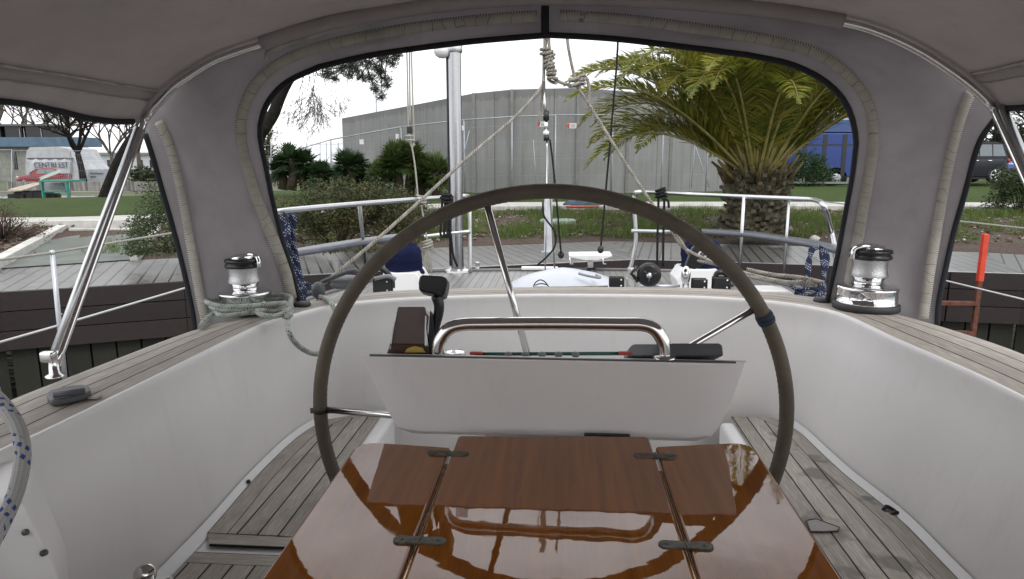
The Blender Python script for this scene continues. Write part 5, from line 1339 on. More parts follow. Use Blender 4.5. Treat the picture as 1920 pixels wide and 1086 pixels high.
# pine seen through the rear window
def pine():
    Y = 15.0; b = PY(470, 385, Y); root = thing('pine_tree', 'dark curved pine trunk with needle clusters hanging into the sky', 'tree', tuple(b)); rnd = random.Random(8)
    mb = MB(); pts = [PY(468, 388, Y), PY(476, 320, Y), PY(484, 260, Y), PY(497, 238, Y), PY(512, 215, Y), PY(524, 185, Y), PY(536, 160, Y), PY(552, 135, Y), PY(590, 80, Y), PY(600, 0, Y)]
    mb.tube(smooth(pts, 5), [lerp(.16, .085, k/45) for k in range(46)], 10)
    mb.tube(smooth([PY(488, 256, Y), PY(500, 235, Y), PY(508, 212, Y)], 4), .10, 8)
    mb.build('trunk', darkbark, root)
    mb = MB(); tips = []; nd = MB()
    limb = [PY(590, 80, Y), PY(640, 60, Y-.3), PY(700, 55, Y-.5), PY(760, 70, Y-.6)]
    mb.tube(smooth(limb, 5), [lerp(.08, .03, k/15) for k in range(16)], 8)
    cl = [(612, 138, 15), (640, 128, 20), (660, 108, 22), (668, 128, 18), (690, 118, 20), (715, 105, 20), (740, 104, 14), (735, 118, 9), (712, 135, 14), (694, 148, 13), (722, 150, 11), (704, 168, 9), (716, 180, 8), (676, 145, 10), (640, 105, 15), (622, 120, 10), (728, 160, 7), (655, 140, 9), (625, 147, 7)]
    for x, y, s in cl:
        c = PY(x, y, Y-.4+rnd.uniform(-.4, .4)); src = smooth(limb, 5)[rnd.randint(3, 14)]
        m_ = src.lerp(c, .6)+V((rnd.uniform(-.1, .1), 0, .05)); mb.tube([src, m_, c], [.02, .013, .008], 4)
        for k in range(int(s*2.3)):
            q = c+V((rnd.gauss(0, .5), rnd.gauss(0, .5), rnd.gauss(0, .42)))*s*Y/1280
            mb.tube([c, q], [.006, .004], 4, cap=False)
            for j in range(13): quadleaf(nd, q+V((rnd.gauss(0, .02), rnd.gauss(0, .02), rnd.gauss(0, .02))), .10, rnd, .8, 9)
    # thin bare twigs
    for k in range(7):
        s0 = PY(rnd.uniform(545, 610), rnd.uniform(90, 130), Y); branchy(mb, s0, V((rnd.uniform(-.2, .35), 0, -1)).normalized(), .55, .010, 4, rnd, .5, -.12, None, 4, .004)
    mb.build('branches', greybark, root, weld=False)
    nd.build('needles', leaf('pine_needles', [(.012, .018, .014), (.025, .035, .022), (.045, .06, .035)], .6, .1), root, weld=False)
pine()
# conifer / evergreen trees at the right
def evergreen(px, ptop, pbot, Y, w, seed, label, cols, n=9000, s=.22):
    b = PY(px, pbot, Y); h = (pbot-ptop)*Y/1280; rnd = random.Random(seed); root = thing('evergreen_tree', label, 'tree', tuple(b), 'evergreens beyond the lawn'); mb = MB()
    MB().tube([b, b+V((0, 0, h*.5)), b+V((.1, 0, h*.95))], [.25, .16, .04], 8).build('trunk', darkbark, root)
    cl = []
    for k in range(60):
        z = rnd.uniform(.12, 1); R = w/2*(1-z*.55)*rnd.uniform(.35, 1); a = rnd.uniform(0, 2*pi); cl.append((b+V((cos(a)*R, sin(a)*R, z*h)), rnd.uniform(.25, .6)))
    lb = MB()
    for cc, cr in cl: lb.tube([b+V((0, 0, (cc.z-b.z)*.7)), cc], [.05, .015], 5, cap=False)
    lb.build('limbs', darkbark, root, weld=False)
    for k in range(n):
        cc, cr = rnd.choice(cl); p = cc+V((rnd.gauss(0, .5), rnd.gauss(0, .5), rnd.gauss(0, .42)))*cr; quadleaf(mb, p, s*rnd.uniform(.5, 1.2), rnd, .6, 3)
    mb.build('crown', leaf(label[:12]+'_leaves', cols, .6, .12), root, weld=False)
ec_ = [(.008, .016, .008), (.018, .03, .014), (.04, .055, .025)]
evergreen(1860, 120, 330, 38, 4.6, 1, 'dark evergreen directly above the parked cars', ec_, 9000, .2)
evergreen(1925, 110, 330, 40, 4.4, 2, 'dark evergreen at the right picture edge', ec_, 8000, .2)
evergreen(2010, 90, 330, 42, 6, 3, 'broad evergreen outside right of the blue car', ec_, 6000, .25)
evergreen(1560, 150, 330, 52, 7, 4, 'green tree behind the blue lorry', [(.02, .035, .012), (.05, .07, .025), (.09, .11, .04)], 6000, .3)
evergreen(1460, 175, 330, 54, 6, 5, 'green tree behind the date palm crown', [(.02, .035, .012), (.05, .07, .025), (.09, .11, .04)], 5000, .3)
evergreen(505, 245, 318, 40, 2.4, 6, 'small pale green tree at the left edge of the window', [(.05, .07, .03), (.09, .11, .05), (.14, .15, .08)], 2500, .14)

# grass tufts and chips in the planting bed
rnd = random.Random(5); mb = MB()
def bedpt(px, t):
    a = min(RR, key=lambda p: abs(p.x/p.y-ray(px, 400).x/ray(px, 400).y)); i = RR.index(a); return RR[i].lerp(WF[i], t)
for k in range(480):
    i = rnd.randint(18, n-8); tt = rnd.uniform(.14, .95); j = rnd.random(); a = RR[i].lerp(RR[i+1], j).lerp(WF[i].lerp(WF[i+1], j), tt); x_ = a.x/a.y
    if x_ < -.24 and rnd.random() < .85: continue
    big = noise.noise(V((a.x*.6, a.y*.6, 5))) > -.12
    if not big and rnd.random() < .7: continue
    R = rnd.uniform(.15, .42); m_ = int(60+R*260)
    for q in range(m_):
        aa = rnd.uniform(0, 2*pi); rr = R*sqrt(rnd.random()); b = V((a.x+cos(aa)*rr, a.y+sin(aa)*rr, lerp(ZK, ZG, tt)-.03)); h = rnd.uniform(.12, .32)*(1-rr/R*.4)
        dd = V((rnd.gauss(0, .35), rnd.gauss(0, .35), 1)).normalized(); w = V((rnd.uniform(-1, 1), rnd.uniform(-1, 1), 0)).normalized()*.006
        mb.tri(b-w, b+w, b+dd*h)
o = mb.build('tufted_grass', leaf('bed_grass', [(.035, .065, .014), (.07, .125, .022), (.12, .18, .04), (.18, .18, .08)], .6, .3, 1.0), weld=False); tag(o, 'tufts of green ornamental grass growing in the planting bed behind the dock', 'grass', kind='stuff')
mb = MB()
for k in range(5200):
    i = rnd.randint(3, n-4); tt = rnd.uniform(.10, 1)**.9; j = rnd.random(); a = RR[i].lerp(RR[i+1], j).lerp(WF[i].lerp(WF[i+1], j), tt); s = rnd.uniform(.015, .05)
    rx, ry, rz_ = a.x*cos(YW)+a.y*sin(YW), -a.x*sin(YW)+a.y*cos(YW), lerp(ZK, ZG, tt)
    dp = ry*cos(TH)-rz_*sin(TH); qx = 960+F*rx/dp; qy = 543-F*(rz_*cos(TH)+ry*sin(TH))/dp
    if qx < 302 and qx > pw(qy, [(421, 122), (430, 118), (510, -30)]) and rnd.random() < .97: continue
    c = V((a.x, a.y, lerp(ZK, ZG, tt)+s*.3)); M3 = Matrix.Rotation(rnd.uniform(0, 6), 3, 'Z') @ Matrix.Rotation(rnd.uniform(-.6, .6), 3, 'X'); mb.box(c, (s*rnd.uniform(1, 2.2), s, s*.5), M=M3)
t = NT('chips'); g_ = t.n('NewGeometry').outputs['Random Per Island']; t.P(Base_Color=t.ramp(g_, [(0., (.06, .035, .025)), (.5, (.14, .09, .06)), (.8, (.22, .19, .16)), (1., (.42, .40, .36))]), Roughness=.9)
o = mb.build('bark_chips', t.m, weld=False); tag(o, 'scattered bark chips and pebbles on the planting bed', 'bark chips', kind='stuff')
# boulders by the palm foot
rk = simple('boulder_stone', (.16, .13, .10), .9, nscale=6, namt=.45, bump=.8, bscale=14)
def rock(px, py, s, lab, m=rk):
    c = G(px, py, ZG-.03); rows = []
    for i in range(8):
        a = pi*i/7; rows.append([c+V((sin(a)*cos(q*2*pi/12), sin(a)*sin(q*2*pi/12), -cos(a)*.7))*s*(1+.35*noise.noise(V((cos(q*.52)*1.3+px, sin(q*.52)*1.3, i*.5)))) for q in range(12)])
    tag(MB().grid(rows, wrap=True).build('boulder', m), lab, 'stone', 'stones at the foot of the date palm')
rock(1376, 428, .13, 'brown stone left of the palm trunk foot'); rock(1358, 432, .09, 'small brown stone furthest left of the palm trunk'); rock(1452, 432, .14, 'brown stone in front of the palm trunk on the right'); rock(1474, 430, .11, 'brown stone at the right side of the palm trunk'); rock(1415, 441, .08, 'pebble directly in front of the palm trunk')
rock(1527, 448, .07, 'pale pebble right of the palm trunk', M['conc'])
# pale green inspection cover, blue tarp heap
c = G(1046, 413, ZG-.07); tag(MB().lathe([(.36, -.08), (.36, .0), (.33, .02), (0, .03)], c, 28).build('inspection_cover', simple('pale_green_stone', (.33, .40, .33), .8)), 'round pale green inspection cover in the planting bed', 'cover')
tp = thing('tarp_heap', 'dark blue grey tarp heap with red edge on the pavement', 'tarp', tuple(G(1090, 384, ZG)))
rows = []
c = G(1092, 386, ZG+.05)
for i in range(7):
    a = pi/2*i/6; rows.append([c+V((cos(q*2*pi/20)*.42*cos(a), sin(q*2*pi/20)*.3*cos(a), sin(a)*.16))*(1+.3*noise.noise(V((cos(q*.3)*2, sin(q*.3)*2, i*.6)))) for q in range(20)])
MB().grid(rows, wrap=True).build('tarp', simple('slate_blue_tarp', (.03, .05, .075), .5), tp)
MB().tube([G(1062, 388, ZG+.06), G(1090, 388.5, ZG+.07), G(1122, 388, ZG+.06)], .025, 8).build('red_edge', M['red'], tp)
# pale service post on the dock
c = G(1028, 474, ZK); top_ = PY(1028, 358, c.y)
pp = thing('service_post', 'pale grey square service post standing on the dock', 'post', tuple(c))
MB().box((c+top_)/2, (.115, .115, top_.z-c.z)).build('post', simple('pale_grey_paint', (.52, .54, .57), .5), pp, bevel=.01); MB().box(c+V((0, 0, .01)), (.2, .2, .02)).build('base_plate', M['galv'], pp)

# ================================================================ CONCRETE BUILDING, FENCES
t = NT('board_marked_concrete'); uv = t.n('TexCoord').outputs['UV']; sp = t.n('SeparateXYZ', {0: uv}); u, v = sp.outputs[0], sp.outputs[1]
n1 = t.noise(.8, 5, vec=uv); n2 = t.noise(1, 6, vec=uv, sc=(5, .25, 1), rough=.7); n3 = t.noise(22, 4, vec=uv)
c = t.mix(t.ramp(n1, [(.3, 0.), (.7, 1.)]), (.175, .178, .174), (.235, .238, .234))
c = t.mix(t.math('MULTIPLY', t.ramp(n2, [(.48, 0.), (.68, 1.)]), .45), c, (.11, .112, .108))
c = t.mix(t.math('MULTIPLY', n3, .3), c, (.27, .27, .26))
sm = t.math('LESS_THAN', t.math('FRACT', t.math('DIVIDE', u, 1.9)), .018); c = t.mix(t.math('MULTIPLY', sm, .6), c, (.06, .06, .058))
tp_ = t.ramp(t.math('ADD', v, t.math('MULTIPLY', n2, .9)), [(.0, 0.), (1., 1.)])
wt = t.math('GREATER_THAN', t.math('ADD', v, t.math('MULTIPLY', n2, 1.1)), 4.35)
c = t.mix(t.math('MULTIPLY', wt, .35), c, (.06, .06, .058))
t.P(Base_Color=c, Roughness=.85); t.bump(t.math('ADD', n3, n2), .35, .02); M['bigconc'] = t.m
# corner plan points from sight lines at chosen ranges
def top_bot(px, ptop, pbot, Y): return PY(px, ptop, Y), PY(px, pbot, Y)
cor = [(641, 222, 352, 30.5), (770, 198, 356, 25.6), (888, 175, 360, 22.3), (960, 168, 361, 22.0), (1085, 165, 362, 22.0), (1180, 172, 361, 22.6), (1262, 185, 359, 23.8), (1364, 208, 354, 26.5), (1420, 222, 350, 29.5)]
bld = thing('concrete_tank', 'large grey stained concrete wall of a curving faceted building beyond the lawn', 'building', tuple(PY(1000, 361, 24)))
Zb = -1.15
tops = [PY(a, b, Y) for a, b, c_, Y in cor]; ztop_ = sum(p.z for p in tops)/len(tops)
P_ = [V((p.x, p.y, p.z)) for p in tops]
mb = MB(); s = 0
for i in range(len(P_)-1):
    a, b = P_[i], P_[i+1]; L_ = (V((b.x-a.x, b.y-a.y, 0))).length
    mb.quad((a.x, a.y, Zb-1), (b.x, b.y, Zb-1), b, a, uv=((s, -1), (s+L_, -1), (s+L_, 4.1), (s, 4.1))); s += L_
mb.build('wall', M['bigconc'], bld, weld=True)
bk = [V((p.x+(0), p.y+.35, p.z)) for p in P_]
far = [V((P_[-1].x+1, 40, P_[-1].z)), V((P_[0].x+2, 44, P_[0].z))]
mb = MB(); mb.grid([P_, bk], sm=False); 
ring = bk+far
for i in range(len(ring)): a, b = ring[i], ring[(i+1) % len(ring)]; mb.quad((a.x, a.y, Zb-1), (b.x, b.y, Zb-1), b, a)
mb.poly([p+V((0, 0, -.3)) for p in ring])
mb.build('parapet', M['conc'], bld)
mb = MB()
for i in range(1, len(P_)-1):
    a = P_[i]; mb.box((a.x, a.y-.03, (a.z+Zb)/2), (.10, .08, a.z-Zb))
mb.build('wall_joint', simple('joint_strip', (.19, .19, .185), .9), bld)['kind'] = 'stuff'
# temporary fence in front of the building
fn = thing('site_fence', 'tall galvanised temporary fence with small warning signs before the concrete wall', 'fence', tuple(PY(1000, 361, 20.5)))
fpx = [(505, 296, 25.5), (620, 262, 24.5), (752, 238, 23.1), (870, 225, 21.0), (960, 219, 20.7), (1042, 216, 20.7), (1150, 215, 20.9), (1245, 218, 21.6), (1330, 222, 22.6)]
ft = [PY(a, b, Y) for a, b, Y in fpx]
for i in range(len(ft)-1):
    a, b = ft[i], ft[i+1]; mb = MB(); mb.tube([a, b], .022, 6); fpn = mb.build('top_rail', M['galv'], fn)
    for p in ([a, b] if i == len(ft)-2 else [a]): MB().tube([(p.x, p.y, Zb), p], .024, 6).build('fence_post', M['galv'], fn)
    mb = MB(); L_ = (b-a).length; m_ = int(L_/.16)
    for k in range(m_):
        q = a.lerp(b, (k+.5)/m_); mb.box(((q.x), q.y, (q.z+Zb)/2), (.0025, .0025, q.z-Zb))
    for k in range(5):
        z = lerp(Zb, 0, (k+.5)/5); mb.tube([(a.x, a.y, lerp(Zb, a.z, (k+.5)/5)), (b.x, b.y, lerp(Zb, b.z, (k+.5)/5))], .002, 4)
    o = mb.build('mesh_panel', M['galv'], fpn, weld=False)
for (x0, y0, x1, y1) in ((1000, 262, 1006, 352), (1300, 262, 1330, 352), (1306, 240, 1296, 352), (862, 320, 880, 245)):
    MB().tube([PY(x0, y0, 20.4), PY(x1, y1, 20.3)], .012, 6).build('brace', M['galv'], fn)
wsg = simple('white_sign', (.6, .6, .6), .5)
for (x, y, w) in ((678, 266, 8), (866, 240, 8), (1016, 233, 16), (1072, 236, 17), (745, 256, 6)):
    c = PY(x, y, pw(x, [(600, 24.3), (870, 20.8), (1100, 20.55)])); k = c.y/1280
    sg = MB().box(c, (w*k, .01, 9*k)).build('warning_sign', wsg, fn)
    if w > 10:
        MB().box(c+V((-w*k*.36, -.008, 0)), (w*k*.26, .006, 8*k)).build('red_mark', M['red'], sg)
        for j in (-1, 0, 1): MB().box(c+V((w*k*.14, -.008, j*2.2*k)), (w*k*.5, .006, .6*k)).build('text_line', M['greyplas'], sg)
# thin lamp post and distant fence posts left
pst = thing('field_fence', 'thin wire fence before the green field left of the concrete wall', 'fence', tuple(PY(560, 340, 24)))
for x in (508, 540, 575, 600, 612, 620, 634):
    MB().tube([PY(x, 355, 26), PY(x, 268, 26)], .02, 5).build('fence_post', M['galv'], pst)
for y in (270, 290, 318): MB().tube([PY(495, y+3, 26), PY(645, y, 26)], .008, 4).build('wire', M['galv'], pst)
mast = MB().tube([PY(706, 250, 31), PY(705, 170, 31)], .03, 5).build('lightning_rod', M['galv']); tag(mast, 'thin rod rising above the roof edge of the concrete wall', 'rod')
MB_ = None
# far hedge line & field
def hedge(name, pa, pb, Y, h, dep, n, s, cols, seed, lab):
    a = PY(pa, 320, Y); b = PY(pb, 320, Y); rnd = random.Random(seed); mb = MB(); z0 = gz(a.x, a.y)
    root = thing(name, lab, 'hedge', (a.x, a.y, z0))
    for k in range(n):
        q = rnd.random(); p = a.lerp(b, q); hh = h*(.7+.4*noise.noise(V((q*9+seed, 0, 0)))+.12*noise.noise(V((q*40, 3, 0))))
        quadleaf(mb, V((p.x, p.y+rnd.uniform(0, dep), z0+hh*rnd.random()**.6)), s*rnd.uniform(.6, 1.3), rnd)
    mb.build('foliage', leaf(name+'_l', cols, .7, .15), root, weld=False)
    return root
hedge('low_hedge', 470, 660, 60, 2.3, 2, 3500, .35, [(.05, .075, .03), (.08, .10, .045), (.12, .13, .06)], 1, 'pale green field hedge behind the leftmost fan palm')
hedge('low_hedge', 235, 330, 40, 2.2, 1.5, 3000, .22, [(.012, .02, .012), (.03, .045, .02), (.05, .06, .03)], 2, 'dark hedge beyond the low wall beside the left canvas edge')
hedge('low_hedge', 1380, 1800, 56, 2.6, 3, 6000, .35, ec_, 3, 'dark hedge behind the parked cars and lorry')
hedge('low_hedge', 1790, 2100, 46, 3.4, 3, 6000, .3, ec_, 4, 'tall dark hedge behind the parked cars at the right')
hedge('low_hedge', -300, 60, 96, 2.6, 3, 3500, .3, ec_, 5, 'dark hedge behind the blue roofed building')
# ---- left background
YW_ = 25.5
wall = MB()
a = PY(120, 357, YW_); b = PY(330, 357, YW_); ht = (357-341)*YW_/1280
t = NT('streaked_low_wall'); nz = t.noise(1, 4, sc=(9, 9, .6)); t.P(Base_Color=t.mix(t.ramp(nz, [(.4, 0.), (.6, 1.)]), (.10, .095, .085), (.26, .25, .23)), Roughness=.9)
a0 = PY(20, 357, YW_+1)
for p, q in ((a0, a), (a, b)):
    e = (q-p).normalized(); wall.box((p+q)/2+V((0, 0, ht/2)), ((q-p).length+.01, .25, ht+.02), rz=atan2(e.y, e.x))
tag(wall.build('low_wall', t.m), 'low streaked concrete wall in front of the white banner', 'wall')
# building with blue roof band
YB2 = 72
bb = thing('blue_roofed_building', 'low building with a blue fascia band and dark upper windows at far left', 'building', tuple(PY(40, 345, YB2)))
def bx(p0, p1, Y, d, name, mat, par, bev=0):
    a = PY(p0[0], p0[1], Y); b = PY(p1[0], p1[1], Y); return MB().box(((a.x+b.x)/2, Y+d/2, (a.z+b.z)/2), (abs(b.x-a.x), d, abs(a.z-b.z))).build(name, mat, par, bevel=bev)
creamw = simple('pale_render', (.22, .225, .20), .9, nscale=2, namt=.25); dkw = simple('dark_windows', (.012, .012, .014), .3); blu = simple('blue_fascia_paint', (.075, .13, .19), .5, nscale=2, namt=.2)
bx((-140, 275), (150, 350), YB2, 2, 'wall', creamw, bb); bx((-150, 258), (155, 275), YB2-.8, 3.2, 'fascia', blu, bb, .01)
for (x0, x1) in ((8, 42), (47, 84), (-60, 2)):
    w_ = bx((x0, 236), (x1, 258), YB2+.6, 3, 'upper_room', dkw, bb)
bx((-70, 233), (90, 236.5), YB2+.3, 3.6, 'upper_roof', M['greyplas'], bb)
for x in (36, 44, 76): bx((x, 241), (x+1.5, 258), YB2+.5, .06, 'frame_post', M['conc'], bb)
for x in (22, 100, 130): bx((x, 285), (x+12, 318), YB2-.05, .1, 'window', dkw, bb)
# tent-like white wall with lettering
YT = 62.0
wt_ = simple('white_tarpaulin', (.42, .43, .45), .7, nscale=1.5, namt=.16, bump=.4, bscale=4)
ban = thing('banner_tent', 'white tarpaulin tent wall lettered CENTRI EST behind the red car', 'tent', tuple(PY(90, 345, YT)))
ol = [(48, 345), (48, 300), (50, 283), (56, 276), (110, 275), (128, 279), (140, 300), (155, 318), (158, 345)]
A = [PY(a, b, YT) for a, b in ol]; Bk = [p+V((0, 4, 0)) for p in A]; mb = MB(); mb.poly(A); mb.poly(list(reversed(Bk)))
for k in range(len(A)): mb.quad(A[k], Bk[k], Bk[(k+1) % len(A)], A[(k+1) % len(A)])
mb.build('tarpaulin', wt_, ban)
mb = MB(); rows = []
for j in range(5):
    rows.append([PY(x, lerp(297, 334, j/4)+1.6*sin(pi*(x-50)/86)*(1-j/4), YT-.12+.05*sin(x*.35+j)) for x in range(50, 137, 4)])
mb.grid(rows); bsh = mb.build('banner', wt_, ban, solid=.01)
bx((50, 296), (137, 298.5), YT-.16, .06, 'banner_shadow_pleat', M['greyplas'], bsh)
def text(s, c, h, mat, name, par, ext=.01, w=None):
    cu = bpy.data.curves.new(name, 'FONT'); cu.body = s; cu.size = 1; cu.extrude = 0.01; cu.align_x = 'CENTER'; cu.align_y = 'CENTER'
    tmp = bpy.data.objects.new('tmp', cu); COL.objects.link(tmp); dg_ = bpy.context.evaluated_depsgraph_get(); dg_.update()
    me = bpy.data.meshes.new_from_object(tmp.evaluated_get(dg_)); bpy.data.objects.remove(tmp)
    xs = [v.co.x for v in me.vertices]; ys = [v.co.y for v in me.vertices]; cx_ = (max(xs)+min(xs))/2; cy_ = (max(ys)+min(ys))/2; kx = (w/(max(xs)-min(xs))) if w else h; ky = h/(max(ys)-min(ys))
    for v in me.vertices: v.co = V(((v.co.x-cx_)*kx, v.co.z*1.0, (v.co.y-cy_)*ky))
    r0 = par
    while r0.parent: r0 = r0.parent
    o = bpy.data.objects.new(name, me); COL.objects.link(o); o.parent = par; o.location = V(c)-V(r0.location); me.materials.clear(); me.materials.append(mat); return o
ink = simple('slate_blue_ink', (.035, .055, .10), .7)
text('CENTRI EST', PY(96, 309.5, YT-.26), 10.5*YT/1280, ink, 'lettering', bsh, w=70*YT/1280)
# second banner to the right with illegible small lettering
YS = 66.0
b2 = thing('fence_banner', 'long pale banner with small dark lettering right of the tent', 'banner', tuple(PY(190, 340, YS)))
bx((137, 319), (210, 341), YS-3, .05, 'cloth', simple('pale_banner', (.34, .36, .40), .7), b2)
for (x0, y0, w) in ((141, 326, 14), (168, 326, 26), (168, 332, 12)):
    for k in range(int(w/2)): bx((x0+k*2.0, y0-(1.6 if k % 3 else 2.2)), (x0+k*2.0+1.3, y0+1), YS-3.06, .02, 'lettering_stroke', ink, b2)
bx((206, 318), (232, 340), YS-1.0, .3, 'end_panel', blu, b2)
# low light building strip between trees (white far facade)
far_w = thing('far_white_building', 'distant pale low building seen between the bare trees', 'building', tuple(PY(230, 330, 120)))
bx((150, 290), (330, 318), 120, 5, 'wall', simple('pale_facade', (.45, .47, .48), .8), far_w); bx((150, 286), (330, 290), 119.5, 6, 'roof', M['lgreyplas'], far_w)
for k in range(8): bx((160+k*20, 300), (168+k*20, 314), 119.9, .2, 'window', dkw, far_w)
# site panel fence left edge
sf = thing('mesh_fence', 'temporary mesh fence panels in front of the red car and blue building', 'fence', tuple(PY(10, 372, 21)))
for (x0, x1, yt) in ((-120, -58, 281), (-55, 22, 281), (26, 128, 282), (132, 220, 283)):
    Y = 20.8+.0*x0
    fr_ = MB(); fr_.tube([PY(x0, 372, Y), PY(x0, yt, Y), PY(x1, yt, Y), PY(x1, 372, Y), PY(x0, 372, Y)], .018 if x0 < 26 else .010, 6); fo = fr_.build('panel_frame', M['galv'], sf)
    mb = MB(); w_ = x1-x0
    for k in range(int(w_/3.4)): x = x0+k*3.4; mb.box((PY(x, 372, Y)+PY(x, yt, Y))/2, (.002, .002, (372-yt)*Y/1280))
    for k in range(6): y = lerp(yt, 372, (k+.5)/6); mb.tube([PY(x0, y, Y), PY(x1, y, Y)], .002, 4)
    mb.build('mesh_panel', M['galv'], fo, weld=False)
# green table frame, board, debris
YG = 20.2; teal = simple('teal_green_paint', (.02, .20, .15), .6, nscale=8)
gt = thing('green_trestle', 'teal green wooden trestle table standing on the lawn edge', 'table', tuple(PY(100, 371, YG)))
bx((74, 338), (128, 341.5), YG, .8, 'table_top', teal, gt, .01)
for x in (75, 122): 
    for dy in (0, .7): bx((x, 341), (x+6, 371), YG+dy, .1, 'leg', teal, gt, .005)
bx((80, 358), (123, 361), YG+.02, .06, 'cross_bar', teal, gt)
bx((82, 343), (121, 357), YG+.5, .03, 'grey_panel', M['lgreyplas'], gt)
wd = MB(); A = [PY(14, 360, YG+.3), PY(18, 355, YG+.3), PY(58, 345, YG+.5), PY(73, 343, YG+.5), PY(73, 347, YG+.4), PY(40, 358, YG+.3)]
wd.poly(A); tag(wd.build('plywood_sheet', simple('plywood', (.42, .36, .29), .8), None, solid=.03), 'pale plywood sheet leaning on the dark debris left of the trestle', 'board')
db = MB()
for k in range(10): rnd = random.Random(k); c = PY(rnd.uniform(30, 104), rnd.uniform(360, 369), YG+.6); db.box(c, (rnd.uniform(.3, .8), .3, rnd.uniform(.1, .22)), rz=rnd.uniform(-.5, .5))
tag(db.build('scrap_heap', simple('dark_scrap', (.018, .015, .015), .9)), 'heap of dark scrap under the plywood sheet', 'scrap', kind='stuff')
fb = PY(110, 330, 21); 
cg = MB(); rows = []
for i in range(6):
    rows.append([PY(72+8*i+4*sin(j), 340-3.2*i-(j*2.2), YG+1.0+.1*j) for j in range(4)])
tag(MB().grid(rows).build('plastic_sheet', simple('pale_green_film', (.25, .33, .28), .4), None, solid=.01), 'crumpled pale sheet lying above the trestle before the red car', 'sheet')
# blue lorry / container behind the palm
YK = 31.0
lo = thing('blue_lorry', 'big royal blue box lorry body parked behind the date palm', 'lorry', tuple(PY(1560, 345, YK)))
bc = simple('royal_blue_panel', (.016, .045, .20), .45, nscale=1.5, namt=.18)
bx((1475, 250), (1690, 332), YK, 2.4, 'box_body', bc, lo, .04)
for x in (1508, 1545, 1582): bx((x, 252), (x+1, 331), YK-.02, .03, 'panel_seam', M['black'], lo)
bx((1475, 270), (1690, 271.5), YK-.03, .03, 'panel_seam', M['blackrub'], lo)
bx((1500, 210), (1690, 248), YK+.6, 1.8, 'upper_deck', simple('faded_blue', (.05, .09, .22), .5), lo, .03)
bx((1475, 222), (1690, 224.5), YK-.05, .08, 'pale_rail', M['conc'], lo); bx((1475, 212), (1690, 213.5), YK+.5, .08, 'pale_rail', M['conc'], lo)
for x in (1530, 1565, 1640):
    MB().lathe([(0, -.12), (.25, -.12), (.45, -.1), (.48, .1), (0, .1)], PY(x, 335, YK+.1), 20, axis=(0, -1, 0)).build('wheel', M['black'], lo)
    MB().lathe([(0, .14), (.22, .13), (.24, .1)], PY(x, 335, YK+.1), 14, axis=(0, -1, 0)).build('wheel_rim', M['galv'], lo)
bx((1475, 341), (1700, 345), YK-2.0, .12, 'chassis_rail', M['lgreyplas'], lo)
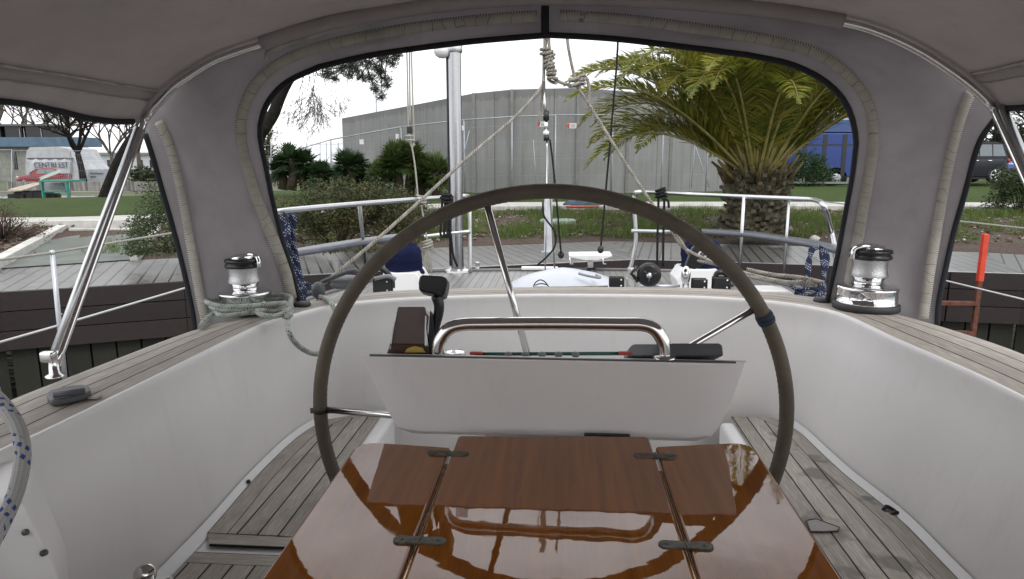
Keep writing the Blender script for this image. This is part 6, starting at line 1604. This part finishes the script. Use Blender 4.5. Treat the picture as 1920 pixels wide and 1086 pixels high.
# ---- cars
def car(c, rz, Lc, Hc, Wc, style, mat, label, cat, rim):
    """style 'hatch','mpv','saloon'; built at origin, nose at +x"""
    root = thing('parked_car', label, cat, (0, 0, 0), 'cars parked in the background')
    h = Hc; 
    if style == 'mpv': bod = [(-.5, .18), (-.49, .45), (-.475, .62), (-.46, .63), (.22, .62), (.42, .52), (.49, .42), (.5, .2)]; roof = [(-.465, .62), (-.40, .96), (-.2, 1.0), (.03, .97), (.25, .62)]
    elif style == 'hatch': bod = [(-.5, .18), (-.49, .45), (-.47, .64), (.2, .62), (.42, .52), (.49, .42), (.5, .2)]; roof = [(-.47, .64), (-.36, .95), (-.2, 1.0), (.02, .97), (.2, .62)]
    else: bod = [(-.5, .2), (-.495, .5), (-.47, .66), (.16, .63), (.40, .56), (.485, .45), (.5, .22)]; roof = [(-.47, .66), (-.38, .93), (-.15, 1.0), (.02, .96), (.17, .63)]
    ytop = resample([V((x*Lc, 0, z*h)) for x, z in bod], 60); W2 = Wc/2
    rows = []
    for p in ytop:
        e = abs(p.x)/(Lc/2); ww = W2*(1-.18*max(0, e-.8)/.2); zb = .17*h
        # wheel arches
        for wx in (-.31*Lc, .31*Lc):
            d = abs(p.x-wx); R = .225*h
            if d < R: zb = max(zb, sqrt(R*R-d*d)+.05*h)
        zb = min(zb, p.z-.01); zc = lerp(zb, p.z, .62)
        rows.append([V((p.x, -ww*.96, zb)), V((p.x, -ww, lerp(zb, p.z, .5))), V((p.x, -ww*.97, lerp(zb, p.z, .82))), V((p.x, -ww*.88, p.z)), V((p.x, 0, p.z+.02*h)), V((p.x, ww*.88, p.z)), V((p.x, ww*.97, lerp(zb, p.z, .82))), V((p.x, ww, lerp(zb, p.z, .5))), V((p.x, ww*.96, zb))])
    mb = MB(); mb.grid(rows); mb.poly(rows[0]); mb.poly(rows[-1]); mb.build('body', mat, root)
    rp_ = resample(smooth([V((x*Lc, 0, z*h)) for x, z in roof], 5), 24); zb = rp_[0].z
    rows = []
    for p in rp_:
        f = (p.z-zb)/(h-zb); ww = W2*lerp(.88, .70, f); rows.append([V((p.x, -ww, p.z)), V((p.x, -ww*.86, p.z+.015)), V((p.x, 0, p.z+.03)), V((p.x, ww*.86, p.z+.015)), V((p.x, ww, p.z))])
    mb = MB(); mb.grid(rows); mb.poly([r[0] for r in rows]); mb.poly([r[-1] for r in reversed(rows)]); mb.build('cabin', mat, root)
    gls = simple('car_glass', (.10, .12, .14), .08, coat=1)
    # side windows on the cabin sides
    def side(x, f, s): 
        return V((x*Lc, s*(W2*lerp(.88, .70, f)+.008), lerp(zb, h, f)))
    xs = [(-.36, -.34, -.17, -.17), (-.155, -.155, .0, .045)] if style != 'mpv' else [(-.43, -.385, -.26, -.26), (-.245, -.245, -.08, -.08), (-.065, -.065, .05, .12)]
    for s in (-1, 1):
        for (a0_, a1_, b1_, b0_) in xs:
            MB().quad(side(a0_, .12, s), side(b0_, .12, s), side(b1_, .86, s), side(a1_, .86, s)).build('side_window', gls, root)
    def endg(xa, xb, name): 
        A = [V((xa[0]*Lc, s*W2*.78, lerp(zb, h, .1)+.02)) for s in (-1, 1)]+[V((xb*Lc, s*W2*.64, lerp(zb, h, .88)+.03)) for s in (1, -1)]; MB().poly(A).build(name, gls, root)
    endg((roof[-1][0]-.008+.03, 0), roof[-2][0]+.045, 'windscreen'); endg((roof[0][0]-.0, 0), roof[1][0]-.018, 'rear_window')
    for sx in (-.31, .31):
        for s in (-1, 1):
            w = V((sx*Lc, s*(W2-.12), .205*h)); R = .205*h
            wh = MB().lathe([(0, -.1), (R*.9, -.1), (R, -.07), (R, .07), (R*.9, .10), (R*.66, .10), (R*.62, .07), (0, .07)], w, 24, axis=(0, s, 0)).build('wheel', M['black'], root)
            mb = MB()
            for k in range(5):
                a = 2*pi*k/5; mb.tube([w+V((cos(a)*R*.1, s*.098, sin(a)*R*.1)), w+V((cos(a)*R*.62, s*.09, sin(a)*R*.62))], [.05, .03], 6)
            mb.lathe([(R*.56, .08), (R*.66, .103), (R*.70, .08)], w, 20, axis=(0, s, 0)); mb.build('rim', rim, wh)
    for s in (-1, 1):
        MB().ball((.475*Lc, s*W2*.74, .47*h), (.10, .13, .06)).build('headlight', M['gel2'], root)
        MB().ball((-.485*Lc, s*W2*.78, .55*h), (.06, .10, .10)).build('tail_light', M['red'], root)
        MB().ball((.13*Lc, s*(W2+.06), .64*h), (.07, .07, .05)).build('wing_mirror', mat, root)
        for dx in (-.20, -.02) : MB().box((dx*Lc, s*(W2*.985), .56*h), (.14, .03, .025)).build('door_handle', M['chrome'], root)
    MB().box((0, 0, .13*h), (Lc*.86, Wc*.9, .06)).build('underbody', M['black'], root)
    root.location = c; root.rotation_euler = (0, 0, rz)
    return root
redp = simple('red_car_paint', (.20, .010, .015), .4, coat=.2, namt=.06); greyp = simple('graphite_car_paint', (.012, .013, .019), .45, 0, spec=.25, namt=.05); bluep = simple('blue_car_paint', (.020, .055, .26), .25, .2, coat=.8, namt=.05)
YR = 57.0
car(PY(86, 352, YR)*1.0, pi, 4.15, 1.40, 1.65, 'hatch', redp, 'old red hatchback parked before the white banner', 'car', M['galv']).location.z = PY(86, 346.5, YR).z
def carZ(px, Y, py): p = PY(px, py, Y); return V((p.x, p.y, p.z))
car(carZ(1800, 30.5, 343), pi, 2.9, 1.66, 1.8, 'mpv', greyp, 'dark grey people carrier at the right canvas edge', 'car', M['satin'])
car(carZ(1826, 32.5, 341), radians(-5), 4.2, 1.50, 1.8, 'saloon', bluep, 'bright blue car parked behind the dark grey people carrier', 'car', M['satin'])
